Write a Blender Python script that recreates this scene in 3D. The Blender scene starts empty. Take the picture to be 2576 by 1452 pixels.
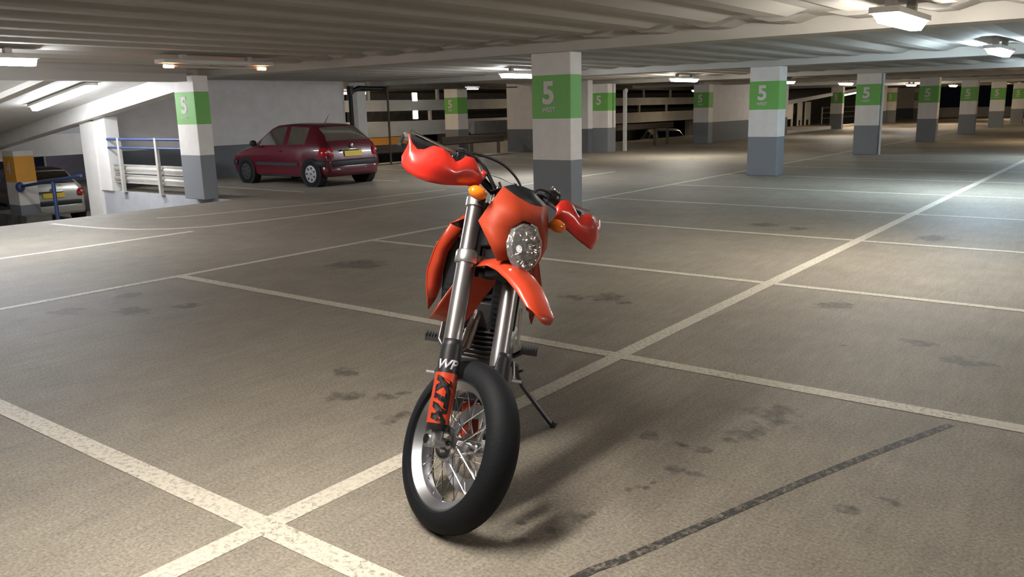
import bpy, bmesh, math, random
from math import sin, cos, pi, radians
from mathutils import Vector, Matrix
random.seed(7)
C = bpy.context.scene
COL = C.collection

# ------------------------------------------------------------------ camera
cd = bpy.data.cameras.new('camera'); cam = bpy.data.objects.new('camera', cd); COL.objects.link(cam)
YAW, PITCH, ROLL = 0.656524, 0.212803, -0.0238600
def cam_axes():
    cp, sp = cos(PITCH), sin(PITCH); cr, sr = cos(ROLL), sin(ROLL)
    f = Vector((0, cp, -sp)); u0 = Vector((0, sp, cp)); r0 = Vector((1, 0, 0))
    r = r0*cr + u0*sr; u = u0*cr - r0*sr
    Rz = Matrix.Rotation(YAW, 3, 'Z')
    return Rz@r, Rz@u, Rz@f
_r, _u, _f = cam_axes()
cam.matrix_world = Matrix(((_r.x, _u.x, -_f.x, 0), (_r.y, _u.y, -_f.y, 0), (_r.z, _u.z, -_f.z, 1.5), (0, 0, 0, 1)))
cd.sensor_width = 36; cd.lens = 2098.9/2576*36; cd.clip_start = 0.05; cd.clip_end = 300
C.camera = cam

# ------------------------------------------------------------------ world, exposure
w = bpy.data.worlds.new('night'); C.world = w; w.use_nodes = True
w.node_tree.nodes['Background'].inputs[0].default_value = (0.0006, 0.0007, 0.0009, 1)
w.node_tree.nodes['Background'].inputs[1].default_value = 1.0
C.view_settings.view_transform = 'Standard'; C.view_settings.look = 'None'
C.view_settings.exposure = 1.10; C.view_settings.gamma = 1.0; C.view_settings.use_curve_mapping = False

# lamp strengths (emission of each fitting's diffuser)
LAMP = 44.0
WARM, NEUTRAL, COOL, DAYL = (1.0, .80, .55), (1.0, .94, .85), (.66, .85, 1.0), (.92, .95, 1.0)

# ------------------------------------------------------------------ materials
MATS = {}
def nd(nt, t, **kw):
    n = nt.nodes.new(t)
    for k, v in kw.items(): setattr(n, k, v)
    return n
def pmat(name, col, rough=.6, metal=0., bump=0., bscale=30., vary=0., vscale=4., coat=0., spec=.5, alpha=1., trans=0., ior=1.45):
    if name in MATS: return MATS[name]
    m = bpy.data.materials.new(name); m.use_nodes = True; nt = m.node_tree; b = nt.nodes['Principled BSDF']
    b.inputs['Base Color'].default_value = (*col, 1); b.inputs['Roughness'].default_value = rough
    b.inputs['Metallic'].default_value = metal; b.inputs['Coat Weight'].default_value = coat
    b.inputs['Specular IOR Level'].default_value = spec; b.inputs['Transmission Weight'].default_value = trans
    b.inputs['IOR'].default_value = ior; b.inputs['Alpha'].default_value = alpha
    tc = nd(nt, 'ShaderNodeTexCoord')
    if vary:
        n = nd(nt, 'ShaderNodeTexNoise'); n.inputs['Scale'].default_value = vscale; n.inputs['Detail'].default_value = 6
        nt.links.new(tc.outputs['Object'], n.inputs['Vector'])
        r = nd(nt, 'ShaderNodeMapRange'); r.inputs[1].default_value = .3; r.inputs[2].default_value = .7
        r.inputs[3].default_value = 1-vary; r.inputs[4].default_value = 1+vary*.6
        nt.links.new(n.outputs[0], r.inputs[0])
        mx = nd(nt, 'ShaderNodeVectorMath', operation='SCALE'); mx.inputs[0].default_value = col
        nt.links.new(r.outputs[0], mx.inputs['Scale']); nt.links.new(mx.outputs[0], b.inputs['Base Color'])
    if bump:
        n = nd(nt, 'ShaderNodeTexNoise'); n.inputs['Scale'].default_value = bscale; n.inputs['Detail'].default_value = 5
        nt.links.new(tc.outputs['Object'], n.inputs['Vector'])
        bp = nd(nt, 'ShaderNodeBump'); bp.inputs['Strength'].default_value = bump; bp.inputs['Distance'].default_value = .01
        nt.links.new(n.outputs[0], bp.inputs['Height']); nt.links.new(bp.outputs[0], b.inputs['Normal'])
    MATS[name] = m; return m
def emat(name, col, s):
    if name in MATS: return MATS[name]
    m = bpy.data.materials.new(name); m.use_nodes = True; nt = m.node_tree; nt.nodes.clear()
    e = nd(nt, 'ShaderNodeEmission'); e.inputs[0].default_value = (*col, 1); e.inputs[1].default_value = s
    o = nd(nt, 'ShaderNodeOutputMaterial'); nt.links.new(e.outputs[0], o.inputs[0]); MATS[name] = m; return m

def math_node(nt, op, a, b=None, clamp=False):
    n = nd(nt, 'ShaderNodeMath', operation=op, use_clamp=clamp)
    for i, v in enumerate((a, b)):
        if v is None: continue
        if hasattr(v, 'is_linked') or hasattr(v, 'links'): nt.links.new(v, n.inputs[i])
        else: n.inputs[i].default_value = v
    return n.outputs[0]
def mixcol(nt, fac, a, b):
    n = nd(nt, 'ShaderNodeMix', data_type='RGBA')
    for k, v in ((0, fac), (6, a), (7, b)):
        if hasattr(v, 'links'): nt.links.new(v, n.inputs[k])
        elif k == 0: n.inputs[0].default_value = v
        else: n.inputs[k].default_value = (*v, 1)
    return n.outputs[2]
def noise(nt, vec, scale, detail=6, rough=.6, lo=.3, hi=.7, a=0., b=1.):
    n = nd(nt, 'ShaderNodeTexNoise'); n.inputs['Scale'].default_value = scale; n.inputs['Detail'].default_value = detail
    n.inputs['Roughness'].default_value = rough; nt.links.new(vec, n.inputs['Vector'])
    r = nd(nt, 'ShaderNodeMapRange'); r.inputs[1].default_value = lo; r.inputs[2].default_value = hi
    r.inputs[3].default_value = a; r.inputs[4].default_value = b; nt.links.new(n.outputs[0], r.inputs[0]); return r.outputs[0]

# oil and damp stains on the deck: x, y, half sizes
SPOTS = [(-6.33,5.58,.24,.3),(-6.12,5.63,.14,.2),(-6.9,3.53,.13,.14),(-6.76,2.95,.17,.12),(-6.33,3.26,.2,.09),(-6.09,3.6,.09,.09),
 (-3.35,2.83,.11,.08),(-3.16,2.96,.06,.06),(-3.11,3.06,.04,.04),(-2.88,2.79,.07,.1),(-3.66,3.14,.1,.08),(-1.35,3.83,.12,.15),
 (-1.36,3.57,.09,.1),(-1.4,3.42,.05,.03),(-1.45,3.25,.035,.04),(-1.55,3.25,.04,.03),(-1.48,3.0,.045,.04),(-1.39,3.01,.07,.03),
 (-1.73,3.26,.05,.06),(-1.53,2.71,.02,.02),(-1.51,2.76,.015,.02),(-1.48,2.77,.015,.02),(-1.48,2.83,.015,.02),
 (-1.58,2.42,.055,.045),(-1.6,2.28,.03,.025),(-1.54,2.46,.018,.02),(-1.64,2.14,.03,.025),(-1.72,2.25,.018,.02),(-1.43,5.23,.02,.03),
 (-1.06,5.55,.11,.07),(-1.79,6.26,.13,.14),(-3.79,10.14,.18,.18),(-.77,5.26,.13,.13),(-3.62,5.49,.1,.12),(-3.37,5.64,.13,.14),
 (-3.16,5.52,.06,.07),(-.77,3.05,.04,.04),(-.66,3.19,.04,.03),(-1.83,9.97,.19,.24),(-3.33,10.03,.14,.14)]
def concrete_base(nt):
    """worn concrete colour from object coordinates -> (colour socket, coords, grain)"""
    tc = nd(nt, 'ShaderNodeTexCoord'); v = tc.outputs['Object']
    big = noise(nt, v, .55, 5, .55); mid = noise(nt, v, 3.2, 8, .65); grain = noise(nt, v, 75, 4, .7, .25, .75)
    st = nd(nt, 'ShaderNodeMapping'); st.inputs['Scale'].default_value = (9, 1.2, 1); st.inputs['Rotation'].default_value = (0, 0, .9)
    nt.links.new(v, st.inputs['Vector']); streak = noise(nt, st.outputs[0], 2.2, 6, .7)
    c = mixcol(nt, big, (.200, .174, .140), (.305, .268, .216))
    c = mixcol(nt, math_node(nt, 'MULTIPLY', mid, .55), c, (.38, .335, .270))
    c = mixcol(nt, math_node(nt, 'MULTIPLY', streak, .42), c, (.140, .121, .098))
    g = nd(nt, 'ShaderNodeMix', data_type='RGBA', blend_type='MULTIPLY'); g.inputs[0].default_value = 1.
    gr = nd(nt, 'ShaderNodeMapRange'); gr.inputs[3].default_value = .45; gr.inputs[4].default_value = 1.52
    nt.links.new(grain, gr.inputs[0]); cc = nd(nt, 'ShaderNodeCombineColor')
    for i in range(3): nt.links.new(gr.outputs[0], cc.inputs[i])
    nt.links.new(c, g.inputs[6]); nt.links.new(cc.outputs[0], g.inputs[7])
    return g.outputs[2], v, grain
def stains(nt, v, col):
    wob = nd(nt, 'ShaderNodeTexNoise'); wob.inputs['Scale'].default_value = 9; wob.inputs['Detail'].default_value = 4
    nt.links.new(v, wob.inputs['Vector'])
    sub = nd(nt, 'ShaderNodeVectorMath', operation='SUBTRACT'); nt.links.new(wob.outputs['Color'], sub.inputs[0]); sub.inputs[1].default_value = (.5, .5, .5)
    acc = None
    for i, (x, y, a, b) in enumerate(SPOTS):
        k = min(.14, 1.2*min(a, b))
        m1 = nd(nt, 'ShaderNodeVectorMath', operation='MULTIPLY_ADD'); nt.links.new(sub.outputs[0], m1.inputs[0])
        m1.inputs[1].default_value = (k*3, k*3, 0); nt.links.new(v, m1.inputs[2])
        s = nd(nt, 'ShaderNodeVectorMath', operation='SUBTRACT'); nt.links.new(m1.outputs[0], s.inputs[0]); s.inputs[1].default_value = (x, y, 0)
        d = nd(nt, 'ShaderNodeVectorMath', operation='MULTIPLY'); nt.links.new(s.outputs[0], d.inputs[0]); d.inputs[1].default_value = (1/a, 1/b, 0)
        l = nd(nt, 'ShaderNodeVectorMath', operation='LENGTH'); nt.links.new(d.outputs[0], l.inputs[0])
        acc = l.outputs['Value'] if acc is None else math_node(nt, 'MINIMUM', acc, l.outputs['Value'])
    r = nd(nt, 'ShaderNodeMapRange'); r.inputs[1].default_value = .55; r.inputs[2].default_value = 1.15
    r.inputs[3].default_value = .78; r.inputs[4].default_value = 0.; nt.links.new(acc, r.inputs[0])
    br = noise(nt, v, 22, 5, .7, .35, .6, .35, 1.)
    return mixcol(nt, math_node(nt, 'MULTIPLY', r.outputs[0], br), col, (.050, .042, .035))
def floor_mat(kind):
    name = 'deck_'+kind
    if name in MATS: return MATS[name]
    m = bpy.data.materials.new(name); m.use_nodes = True; nt = m.node_tree; b = nt.nodes['Principled BSDF']
    c, v, grain = concrete_base(nt)
    if kind == 'stained': c = stains(nt, v, c)
    if kind == 'paint':
        wear = noise(nt, v, 38, 6, .8, .38, .50); patch = noise(nt, v, 1.6, 4, .6, .42, .62, .0, .75)
        f = math_node(nt, 'MAXIMUM', wear, patch, True)
        f = math_node(nt, 'MULTIPLY', f, .90)
        c = mixcol(nt, f, c, (.66, .61, .51))
    if kind == 'joint':
        br = noise(nt, v, 30, 5, .8, .36, .52)
        c = mixcol(nt, br, c, (.035, .033, .032))
    nt.links.new(c, b.inputs['Base Color']); b.inputs['Roughness'].default_value = .62 if kind != 'paint' else .55
    b.inputs['Specular IOR Level'].default_value = .35
    bp = nd(nt, 'ShaderNodeBump'); bp.inputs['Strength'].default_value = .35; bp.inputs['Distance'].default_value = .004
    nt.links.new(grain, bp.inputs['Height']); nt.links.new(bp.outputs[0], b.inputs['Normal'])
    MATS[name] = m; return m
def banded_mat(name, bands, metal=0):
    """paint bands stacked by height in object space: [(z_top, colour), ...]"""
    if name in MATS: return MATS[name]
    m = bpy.data.materials.new(name); m.use_nodes = True; nt = m.node_tree; b = nt.nodes['Principled BSDF']
    tc = nd(nt, 'ShaderNodeTexCoord'); sp = nd(nt, 'ShaderNodeSeparateXYZ'); nt.links.new(tc.outputs['Object'], sp.inputs[0])
    c = None
    for i, (zt, col) in enumerate(bands):
        if c is None: c = col; prev = zt; continue
        f = math_node(nt, 'GREATER_THAN', sp.outputs[2], prev); c = mixcol(nt, f, c, col); prev = zt
    dirt = noise(nt, tc.outputs['Object'], 3.5, 6, .6, .3, .75, 0, .22)
    c = mixcol(nt, dirt, c, (.25, .24, .22))
    nt.links.new(c, b.inputs['Base Color']); b.inputs['Roughness'].default_value = .55
    n = nd(nt, 'ShaderNodeTexNoise'); n.inputs['Scale'].default_value = 60; nt.links.new(tc.outputs['Object'], n.inputs['Vector'])
    bp = nd(nt, 'ShaderNodeBump'); bp.inputs['Strength'].default_value = .15; bp.inputs['Distance'].default_value = .003
    nt.links.new(n.outputs[0], bp.inputs['Height']); nt.links.new(bp.outputs[0], b.inputs['Normal'])
    MATS[name] = m; return m

WHITE, GREY, GREEN, ORNG = (.74, .70, .66), (.185, .195, .215), (.15, .44, .075), (.80, .37, .04)
PILLAR = banded_mat('pillar_paint', [(.80, GREY), (1.35, WHITE), (1.92, GREEN), (9, WHITE)])
PILLAR4 = banded_mat('pillar_paint_orange', [(.80, GREY), (1.35, WHITE), (1.97, ORNG), (9, WHITE)])
WALL = banded_mat('wall_paint', [(.78, (.10, .11, .125)), (9, (.66, .62, .60))])
CEIL = pmat('ceiling_concrete', (.41, .39, .355), .8, vary=.05, vscale=1.3)
BEAM = pmat('beam_concrete', (.47, .45, .41), .8, vary=.05, vscale=1.5)
OFFW = pmat('parapet_paint', (.48, .46, .42), .7, vary=.15, vscale=1.2)
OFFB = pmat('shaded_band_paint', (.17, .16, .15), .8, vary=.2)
WHT = pmat('white_paint', (.62, .60, .57), .5, vary=.06)
BLUE = pmat('blue_rail_paint', (.035, .06, .16), .45)
GALV = pmat('galvanised_steel', (.50, .48, .44), .45, metal=.3, vary=.1, vscale=9)
RUST = pmat('rusty_brown_steel', (.10, .075, .055), .7, vary=.2, vscale=8)
BLK = pmat('black_plastic', (.012, .012, .014), .42)
BLKG = pmat('black_gloss', (.012, .012, .014), .18)
RUB = pmat('tyre_rubber', (.006, .007, .009), .65, spec=.22, bump=.15, bscale=80)
ORG = pmat('orange_plastic', (.44, .043, .015), .32, coat=.3)
ORG2 = pmat('orange_handguard_plastic', (.52, .024, .016), .28, coat=.4)
CHR = pmat('polished_aluminium', (.72, .72, .74), .16, metal=1)
ALU = pmat('satin_aluminium', (.52, .52, .54), .35, metal=.9)
FORKM = pmat('anodised_fork_tube', (.27, .26, .27), .32, metal=.85)
STEEL = pmat('dark_steel', (.10, .10, .11), .35, metal=.8)
ENG = pmat('engine_metal', (.11, .11, .115), .45, metal=.7, vary=.2)
AMB = pmat('amber_lens', (.85, .20, .01), .15, coat=.5)
GLASS_DK = pmat('dark_fabric', (.02, .02, .022), .8)

# ------------------------------------------------------------------ mesh builder
class MB:
    def __init__(s, T=None): s.v = []; s.f = []; s.mi = []; s.T = T; s.cur = 0
    def add(s, vs, fs):
        o = len(s.v); s.v += [Vector(x) for x in vs]
        for f in fs: s.f.append([o+i for i in f]); s.mi.append(s.cur)
    def box(s, a, b):
        x0, y0, z0 = a; x1, y1, z1 = b
        s.add([(x0,y0,z0),(x1,y0,z0),(x1,y1,z0),(x0,y1,z0),(x0,y0,z1),(x1,y0,z1),(x1,y1,z1),(x0,y1,z1)],
              [(0,3,2,1),(4,5,6,7),(0,1,5,4),(1,2,6,5),(2,3,7,6),(3,0,4,7)])
    def hull8(s, q):   # eight corners, bottom ring then top ring
        s.add(q, [(0,3,2,1),(4,5,6,7),(0,1,5,4),(1,2,6,5),(2,3,7,6),(3,0,4,7)])
    def tube(s, pts, r, n=10, caps=True, flat=1.):
        pts = [Vector(p) for p in pts]; k = len(pts); rr = r if isinstance(r, (list, tuple)) else [r]*k
        d0 = (pts[1]-pts[0]).normalized(); up = Vector((0,0,1)) if abs(d0.z) < .9 else Vector((1,0,0))
        a = d0.cross(up).normalized(); vs = []
        for i, p in enumerate(pts):
            if i == 0: d = d0
            elif i == k-1: d = (pts[i]-pts[i-1]).normalized()
            else: d = ((pts[i+1]-pts[i]).normalized()+(pts[i]-pts[i-1]).normalized()).normalized()
            a = (a-d*a.dot(d)).normalized(); b = d.cross(a)
            for j in range(n):
                t = 2*pi*j/n; vs.append(p+(a*cos(t)+b*sin(t)*flat)*rr[i])
        fs = [(i*n+j, i*n+(j+1)%n, (i+1)*n+(j+1)%n, (i+1)*n+j) for i in range(k-1) for j in range(n)]
        if caps: fs += [tuple(range(n))[::-1], tuple((k-1)*n+j for j in range(n))]
        s.add(vs, fs)
    def lathe(s, prof, c, axis='y', n=48, closed=False):
        """profile of (offset along axis, radius)"""
        vs = []; k = len(prof)
        for (h, r) in prof:
            for j in range(n):
                t = 2*pi*j/n
                q = {'y': (r*cos(t), h, r*sin(t)), 'z': (r*cos(t), r*sin(t), h), 'x': (h, r*cos(t), r*sin(t))}[axis]
                vs.append((c[0]+q[0], c[1]+q[1], c[2]+q[2]))
        m = k if closed else k-1
        fs = [(i*n+j, i*n+(j+1)%n, ((i+1)%k)*n+(j+1)%n, ((i+1)%k)*n+j) for i in range(m) for j in range(n)]
        s.add(vs, fs)
    def ell(s, c, r, nu=16, nv=10, R=None):
        vs = []; fs = []
        for i in range(nv+1):
            t = pi*i/nv
            for j in range(nu):
                p = 2*pi*j/nu; q = Vector((r[0]*sin(t)*cos(p), r[1]*sin(t)*sin(p), r[2]*cos(t)))
                if R: q = R@q
                vs.append(Vector(c)+q)
        for i in range(nv):
            for j in range(nu): fs.append((i*nu+j, (i+1)*nu+j, (i+1)*nu+(j+1)%nu, i*nu+(j+1)%nu))
        s.add(vs, fs)
    def grid(s, rows):
        n = len(rows[0]); vs = [p for r in rows for p in r]
        s.add(vs, [(i*n+j, i*n+j+1, (i+1)*n+j+1, (i+1)*n+j) for i in range(len(rows)-1) for j in range(n-1)])
    def poly_prism(s, pts, d):
        n = len(pts); d = Vector(d); p = [Vector(q) for q in pts]
        s.add(p+[q+d for q in p], [tuple(range(n))[::-1], tuple(range(n, 2*n))]+[(i, (i+1)%n, n+(i+1)%n, n+i) for i in range(n)])
    def build(s, name, mats, parent=None, smooth=True, bevel=0, solid=0, sub=0, weld=True, scale=1., angle=35, fix=True):
        me = bpy.data.meshes.new(name)
        vs = [(s.T(v) if s.T else v)*scale for v in s.v]
        me.from_pydata([tuple(v) for v in vs], [], s.f)
        mats = mats if isinstance(mats, (list, tuple)) else [mats]
        for m in mats: me.materials.append(m)
        me.polygons.foreach_set('material_index', s.mi)
        bm = bmesh.new(); bm.from_mesh(me)
        if weld: bmesh.ops.remove_doubles(bm, verts=bm.verts, dist=1e-5)
        if fix: bmesh.ops.recalc_face_normals(bm, faces=bm.faces)
        if smooth:
            for f in bm.faces: f.smooth = True
            for e in bm.edges:
                if len(e.link_faces) == 2 and e.calc_face_angle(0) > radians(angle): e.smooth = False
        bm.to_mesh(me); bm.free()
        o = bpy.data.objects.new(name, me); COL.objects.link(o)
        if parent: o.parent = parent
        if sub:
            md = o.modifiers.new('sub', 'SUBSURF'); md.levels = sub; md.render_levels = sub
        if solid:
            md = o.modifiers.new('sol', 'SOLIDIFY'); md.thickness = solid; md.offset = 0
        if bevel:
            md = o.modifiers.new('bev', 'BEVEL'); md.width = bevel; md.segments = 2; md.limit_method = 'ANGLE'
        return o
def thing(name, label, cat, loc=(0,0,0), rot=(0,0,0), group=None):
    o = bpy.data.objects.new(name, None); COL.objects.link(o); o.location = loc; o.rotation_euler = rot; o.empty_display_size = .2
    o['label'] = label; o['category'] = cat
    if group: o['group'] = group
    return o
def tag(o, label, cat, group=None):
    o['label'] = label; o['category'] = cat
    if group: o['group'] = group
    return o
def struct(o): o['kind'] = 'structure'; return o
def text_mesh(body, size, bold=0., shear=0., sx=1., depth=0.002, align='CENTER'):
    cu = bpy.data.curves.new('lettering', 'FONT'); cu.body = body; cu.size = size; cu.offset = bold; cu.shear = shear
    cu.align_x = align; cu.extrude = depth; cu.resolution_u = 4
    o = bpy.data.objects.new('tmp', cu); COL.objects.link(o)
    dg = bpy.context.evaluated_depsgraph_get(); dg.update()
    me = bpy.data.meshes.new_from_object(o.evaluated_get(dg)); bpy.data.objects.remove(o); bpy.data.curves.remove(cu)
    for v in me.vertices: v.co.x *= sx
    return me
def finish_text(me, name, mat, parent):
    me.name = name; me.materials.clear(); me.materials.append(mat)
    o = bpy.data.objects.new(name, me); COL.objects.link(o); o.parent = parent; return o

# ------------------------------------------------------------------ deck, lines, ramps
SL = .14   # ramp slope
def ramp_z(x): return -SL*(-13.2-x)
fl = MB()
fl.box((-13.2, -14, -.30), (9, 8.90, 0)); fl.box((-18.3, 8.90, -.30), (9, 76, 0))
def strip(mb, p0, p1, wd, z):
    p0 = Vector((*p0, 0)); p1 = Vector((*p1, 0)); d = (p1-p0).normalized(); n = Vector((-d.y, d.x, 0))*wd/2
    k = max(1, int((p1-p0).length/3)); up = Vector((0, 0, z))
    for i in range(k):
        a = p0.lerp(p1, i/k); b = p0.lerp(p1, (i+1)/k); mb.add([a-n+up, b-n+up, b+n+up, a+n+up], [(0, 1, 2, 3)])
fl.cur = 1
XA0, XA1, XAM = -2.49, -7.33, -10.07
strip(fl, (XA0, -8), (XA0, 62), .105, .0016)
strip(fl, (XA1, -8), (XA1, 62), .085, .0016)
strip(fl, (XAM, -8), (XAM, 6.15), .10, .0016)
ys = [1.685-2.588*2, 1.685-2.588, 1.685, 4.285, 6.80, 9.43, 11.98, 14.58] + [14.58+2.57*i for i in range(1, 18)]
for i, y in enumerate(ys): strip(fl, (XA1, y), (2.35, y), .105 if y < 5 else .085, .0020)
strip(fl, (2.35, -8), (2.35, 62), .10, .0016)
cv = [(-12.79,5.56),(-12.21,5.60),(-11.5,5.70),(-10.95,5.87),(-10.57,6.14),(-10.3,6.55),(-10.15,7.2),(-10.02,8.21),(-10.0,9.91),(-10.0,13),(-10.0,17)]
for a, b in zip(cv, cv[1:]): strip(fl, a, b, .09, .0014)
cv = [(-11.9,6.7),(-11.69,7.03),(-11.42,8.17),(-11.02,9.83),(-10.8,12)]
for a, b in zip(cv, cv[1:]): strip(fl, a, b, .08, .0014)
for y in (10.45, 13.05, 15.65, 18.2, 20.8): strip(fl, (-17.8, y), (-13.1, y), .09, .0014)
fl.cur = 2
cv = [(-1.36,2.02),(-1.33,2.14),(-1.29,2.23),(-1.24,2.38),(-1.165,2.62),(-1.09,2.86),(-1.0,3.14),(-.905,3.42),(-.79,3.74),(-.63,4.16)]
for a, b in zip(cv, cv[1:]): strip(fl, a, b, .040, .0012)
floor = fl.build('floor', [floor_mat('stained'), floor_mat('paint'), floor_mat('joint')], smooth=False, weld=False, fix=False); struct(floor)

PLAIN = floor_mat('plain')
m = MB(); m.hull8([(-22.6,-4,-1.62),(-13.2,-4,-.30),(-13.2,8.90,-.30),(-22.6,8.90,-1.62),(-22.6,-4,-1.316),(-13.2,-4,-.001),(-13.2,8.90,-.001),(-22.6,8.90,-1.316)])
struct(m.build('floor_ramp_down', PLAIN, smooth=False))
m = MB(); m.box((-46, -4, -1.60), (-22.6, 8.90, -1.317)); m.box((-46, 8.90, -1.60), (-18.3, 76, -1.317))
struct(m.build('floor_lower_deck', PLAIN, smooth=False))
# wedge-shaped side wall between the ramp down and the car bays
m = MB(); m.poly_prism([(-17.75,8.87,-.64),(-13.22,8.87,-.01),(-13.22,8.87,.004),(-17.75,8.87,.004)], (0,.05,0))
o = struct(m.build('wall_ramp_side', pmat('grey_kerb_paint', (.34,.35,.37), .6, vary=.1), smooth=False))

# ------------------------------------------------------------------ ceiling
RIBZ, SLABZ = 2.32, 2.375
def ribs(mb, x0, x1, y0, y1, per=.76):
    x = x0+per/2
    while x < x1-.1:
        a, b = x-.09, x+.09
        mb.hull8([(a,y0,RIBZ),(b,y0,RIBZ),(b,y1,RIBZ),(a,y1,RIBZ),(a-.20,y0,SLABZ),(b+.20,y0,SLABZ),(b+.20,y1,SLABZ),(a-.20,y1,SLABZ)]); x += per
m = MB(); m.box((-13.6,-14,SLABZ), (9,8.5,SLABZ+.25)); m.box((-18.3,8.5,SLABZ), (9,76,SLABZ+.25))
ribs(m, -13.4, 9, -14, 8.5)
ribs(m, -18.1, 9, 8.9, 76)
struct(m.build('ceiling', CEIL, smooth=False, weld=False, fix=False))
# sloping soffit of the ramp above
def soff(x): return 2.36+SL*(x+13.6)
m = MB()
m.hull8([(-24.5,-4,soff(-24.5)),(-13.6,-4,soff(-13.6)),(-13.6,8.97,soff(-13.6)),(-24.5,8.97,soff(-24.5)),(-24.5,-4,soff(-24.5)+.25),(-13.6,-4,soff(-13.6)+.25),(-13.6,8.97,soff(-13.6)+.25),(-24.5,8.97,soff(-24.5)+.25)])
struct(m.build('ceiling_ramp_soffit', pmat('soffit_paint', (.56,.55,.53), .6, vary=.06), smooth=False))

beam_lab = {
 9.43: 'concrete ceiling cross beam resting on the nearest green-banded pillar',
 17.1: 'concrete ceiling cross beam resting on the second pillar of the near row',
 24.8: 'concrete ceiling cross beam resting on the third pillar of the near row, with the pipe',
 32.5: 'concrete ceiling cross beam over the fourth pillar of the near row',
 40.2: 'concrete ceiling cross beam over the fifth pillar of the near row',
 48.0: 'farthest concrete ceiling cross beam, over the dark sixth pillar of the near row'}
for y, lab in beam_lab.items():
    x0 = -13.6 if y < 9 else -18.2
    m = MB(); m.hull8([(x0,y-.06,2.21),(9,y-.06,2.21),(9,y+.34,2.21),(x0,y+.34,2.21),(x0,y-.12,SLABZ),(9,y-.12,SLABZ),(9,y+.40,SLABZ),(x0,y+.40,SLABZ)])
    tag(m.build('ceiling_beam', BEAM, smooth=False), lab, 'beam', 'cross beams under the ceiling')
m = MB(); m.box((-13.95,-14,2.09), (-13.6,8.5,SLABZ))
tag(m.build('ceiling_edge_beam', CEIL, smooth=False), 'concrete ceiling edge beam at the left, above the top of the ramp', 'beam')
m = MB(); m.hull8([(-24.5,8.66,soff(-24.5)-.28),(-13.96,8.66,1.98),(-13.96,8.96,1.98),(-24.5,8.96,soff(-24.5)-.28),(-24.5,8.66,soff(-24.5)-.002),(-13.96,8.66,soff(-13.96)-.002),(-13.96,8.96,soff(-13.96)-.002),(-24.5,8.96,soff(-24.5)-.002)])
tag(m.build('ramp_edge_beam', WHT, smooth=False), 'sloping pale ramp edge beam descending left from the pillar by the red car', 'beam')
m = MB(); m.hull8([(-24.5,6.55,soff(-24.5)-.10),(-13.96,6.55,soff(-13.96)-.10),(-13.96,6.75,soff(-13.96)-.10),(-24.5,6.75,soff(-24.5)-.10),(-24.5,6.55,soff(-24.5)-.002),(-13.96,6.55,soff(-13.96)-.002),(-13.96,6.75,soff(-13.96)-.002),(-24.5,6.75,soff(-24.5)-.002)])
tag(m.build('ramp_soffit_rib', CEIL, smooth=False), 'narrow grey rib under the sloping ramp, left of its tube lamp', 'beam')

# ------------------------------------------------------------------ pillars
TXT = pmat('faded_white_stencil', (.62, .58, .54), .6)
def pillar(x, y, label, w_=.63, d=.30, top=2.21, z=0., mat=PILLAR, digit='5', word='WEST', words=True, sgn=True, group=None, name='concrete_pillar'):
    m = MB(); c = .012
    m.box((0,0,0), (w_, d, top-z))
    o = m.build(name, mat, smooth=False, bevel=.012); o.location = (x, y, z)
    tag(o, label, 'pillar', group)
    if sgn:
        for body, size, zz, bold in ((digit, .40, 1.555, .014), (word, .085, 1.44, .002)):
            if body == word and not words: continue
            me = text_mesh(body, size, bold, sx=1.0, depth=.001); me.transform(Matrix.Rotation(pi/2, 4, 'X')); me.transform(Matrix.Translation((w_*.44, -.004, zz)))
            finish_text(me, 'painted_number' if body == digit else 'painted_word', TXT, o)
    return o
G = 'green-banded pillars of the near row'
pillar(-6.85, 9.43, 'nearest green-banded pillar reading 5 WEST, right behind the motorcycle', group=G, d=.28)
pillar(-6.85, 17.1, 'second green-banded pillar of the near row, its right side lit bluish', group=G, d=.42)
p3 = pillar(-6.85, 24.8, 'third green-banded pillar of the near row, with a drainpipe on its side', group=G, d=.34)
m = MB(); m.tube([(.675,.13,.0),(.675,.13,2.2)], .035, 10); m.box((.63,.11,.6),(.66,.15,.64)); m.box((.63,.11,1.7),(.66,.15,1.74)); m.build('drainpipe', WHT, p3)
pillar(-6.85, 32.5, 'fourth green-banded pillar of the near row, to the right of the drainpipe pillar', group=G)
pillar(-6.85, 40.2, 'fifth green-banded pillar of the near row, dark openings on either side', group=G)
pillar(-6.85, 48.0, 'sixth green-banded pillar of the near row, darkest one near the right edge', group=G)
pillar(-6.85, 55.7, 'farthest green-banded pillar at the right edge of the picture', group=G)
G = 'green-banded pillars of the far row'
pillar(-14.3, 8.65, 'green-banded pillar left of the red car, at the head of the ramp', group=G, d=.30, top=2.2)
p = pillar(-15.0, 24.0, 'green-banded pillar standing against the end of the grey and white wall, beside the pipe frame', group=G, d=.50, words=False)
m = MB(); m.tube([(.635,.3,.78),(.635,.3,2.2)], .012, 8); m.build('cable_conduit', STEEL, p)
pillar(-14.3, 30.2, 'unlit dark green-banded pillar right of the opening with the silver car', group=G, d=.4)
pillar(-14.3, 47.1, 'narrow dark pillar in front of the far sloping ramp light', group=G)
pillar(-14.3, 58.5, 'small distant green-banded pillar just right of the drainpipe pillar', group=G)
pillar(-14.3, 66.5, 'smallest distant green-banded pillar before the end wall', group=G)
pillar(-20.6, 23.0, 'green-banded pillar across the void, seen above the motorcycle handlebar', w_=.63, d=.55, z=-.0, top=2.25)
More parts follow.
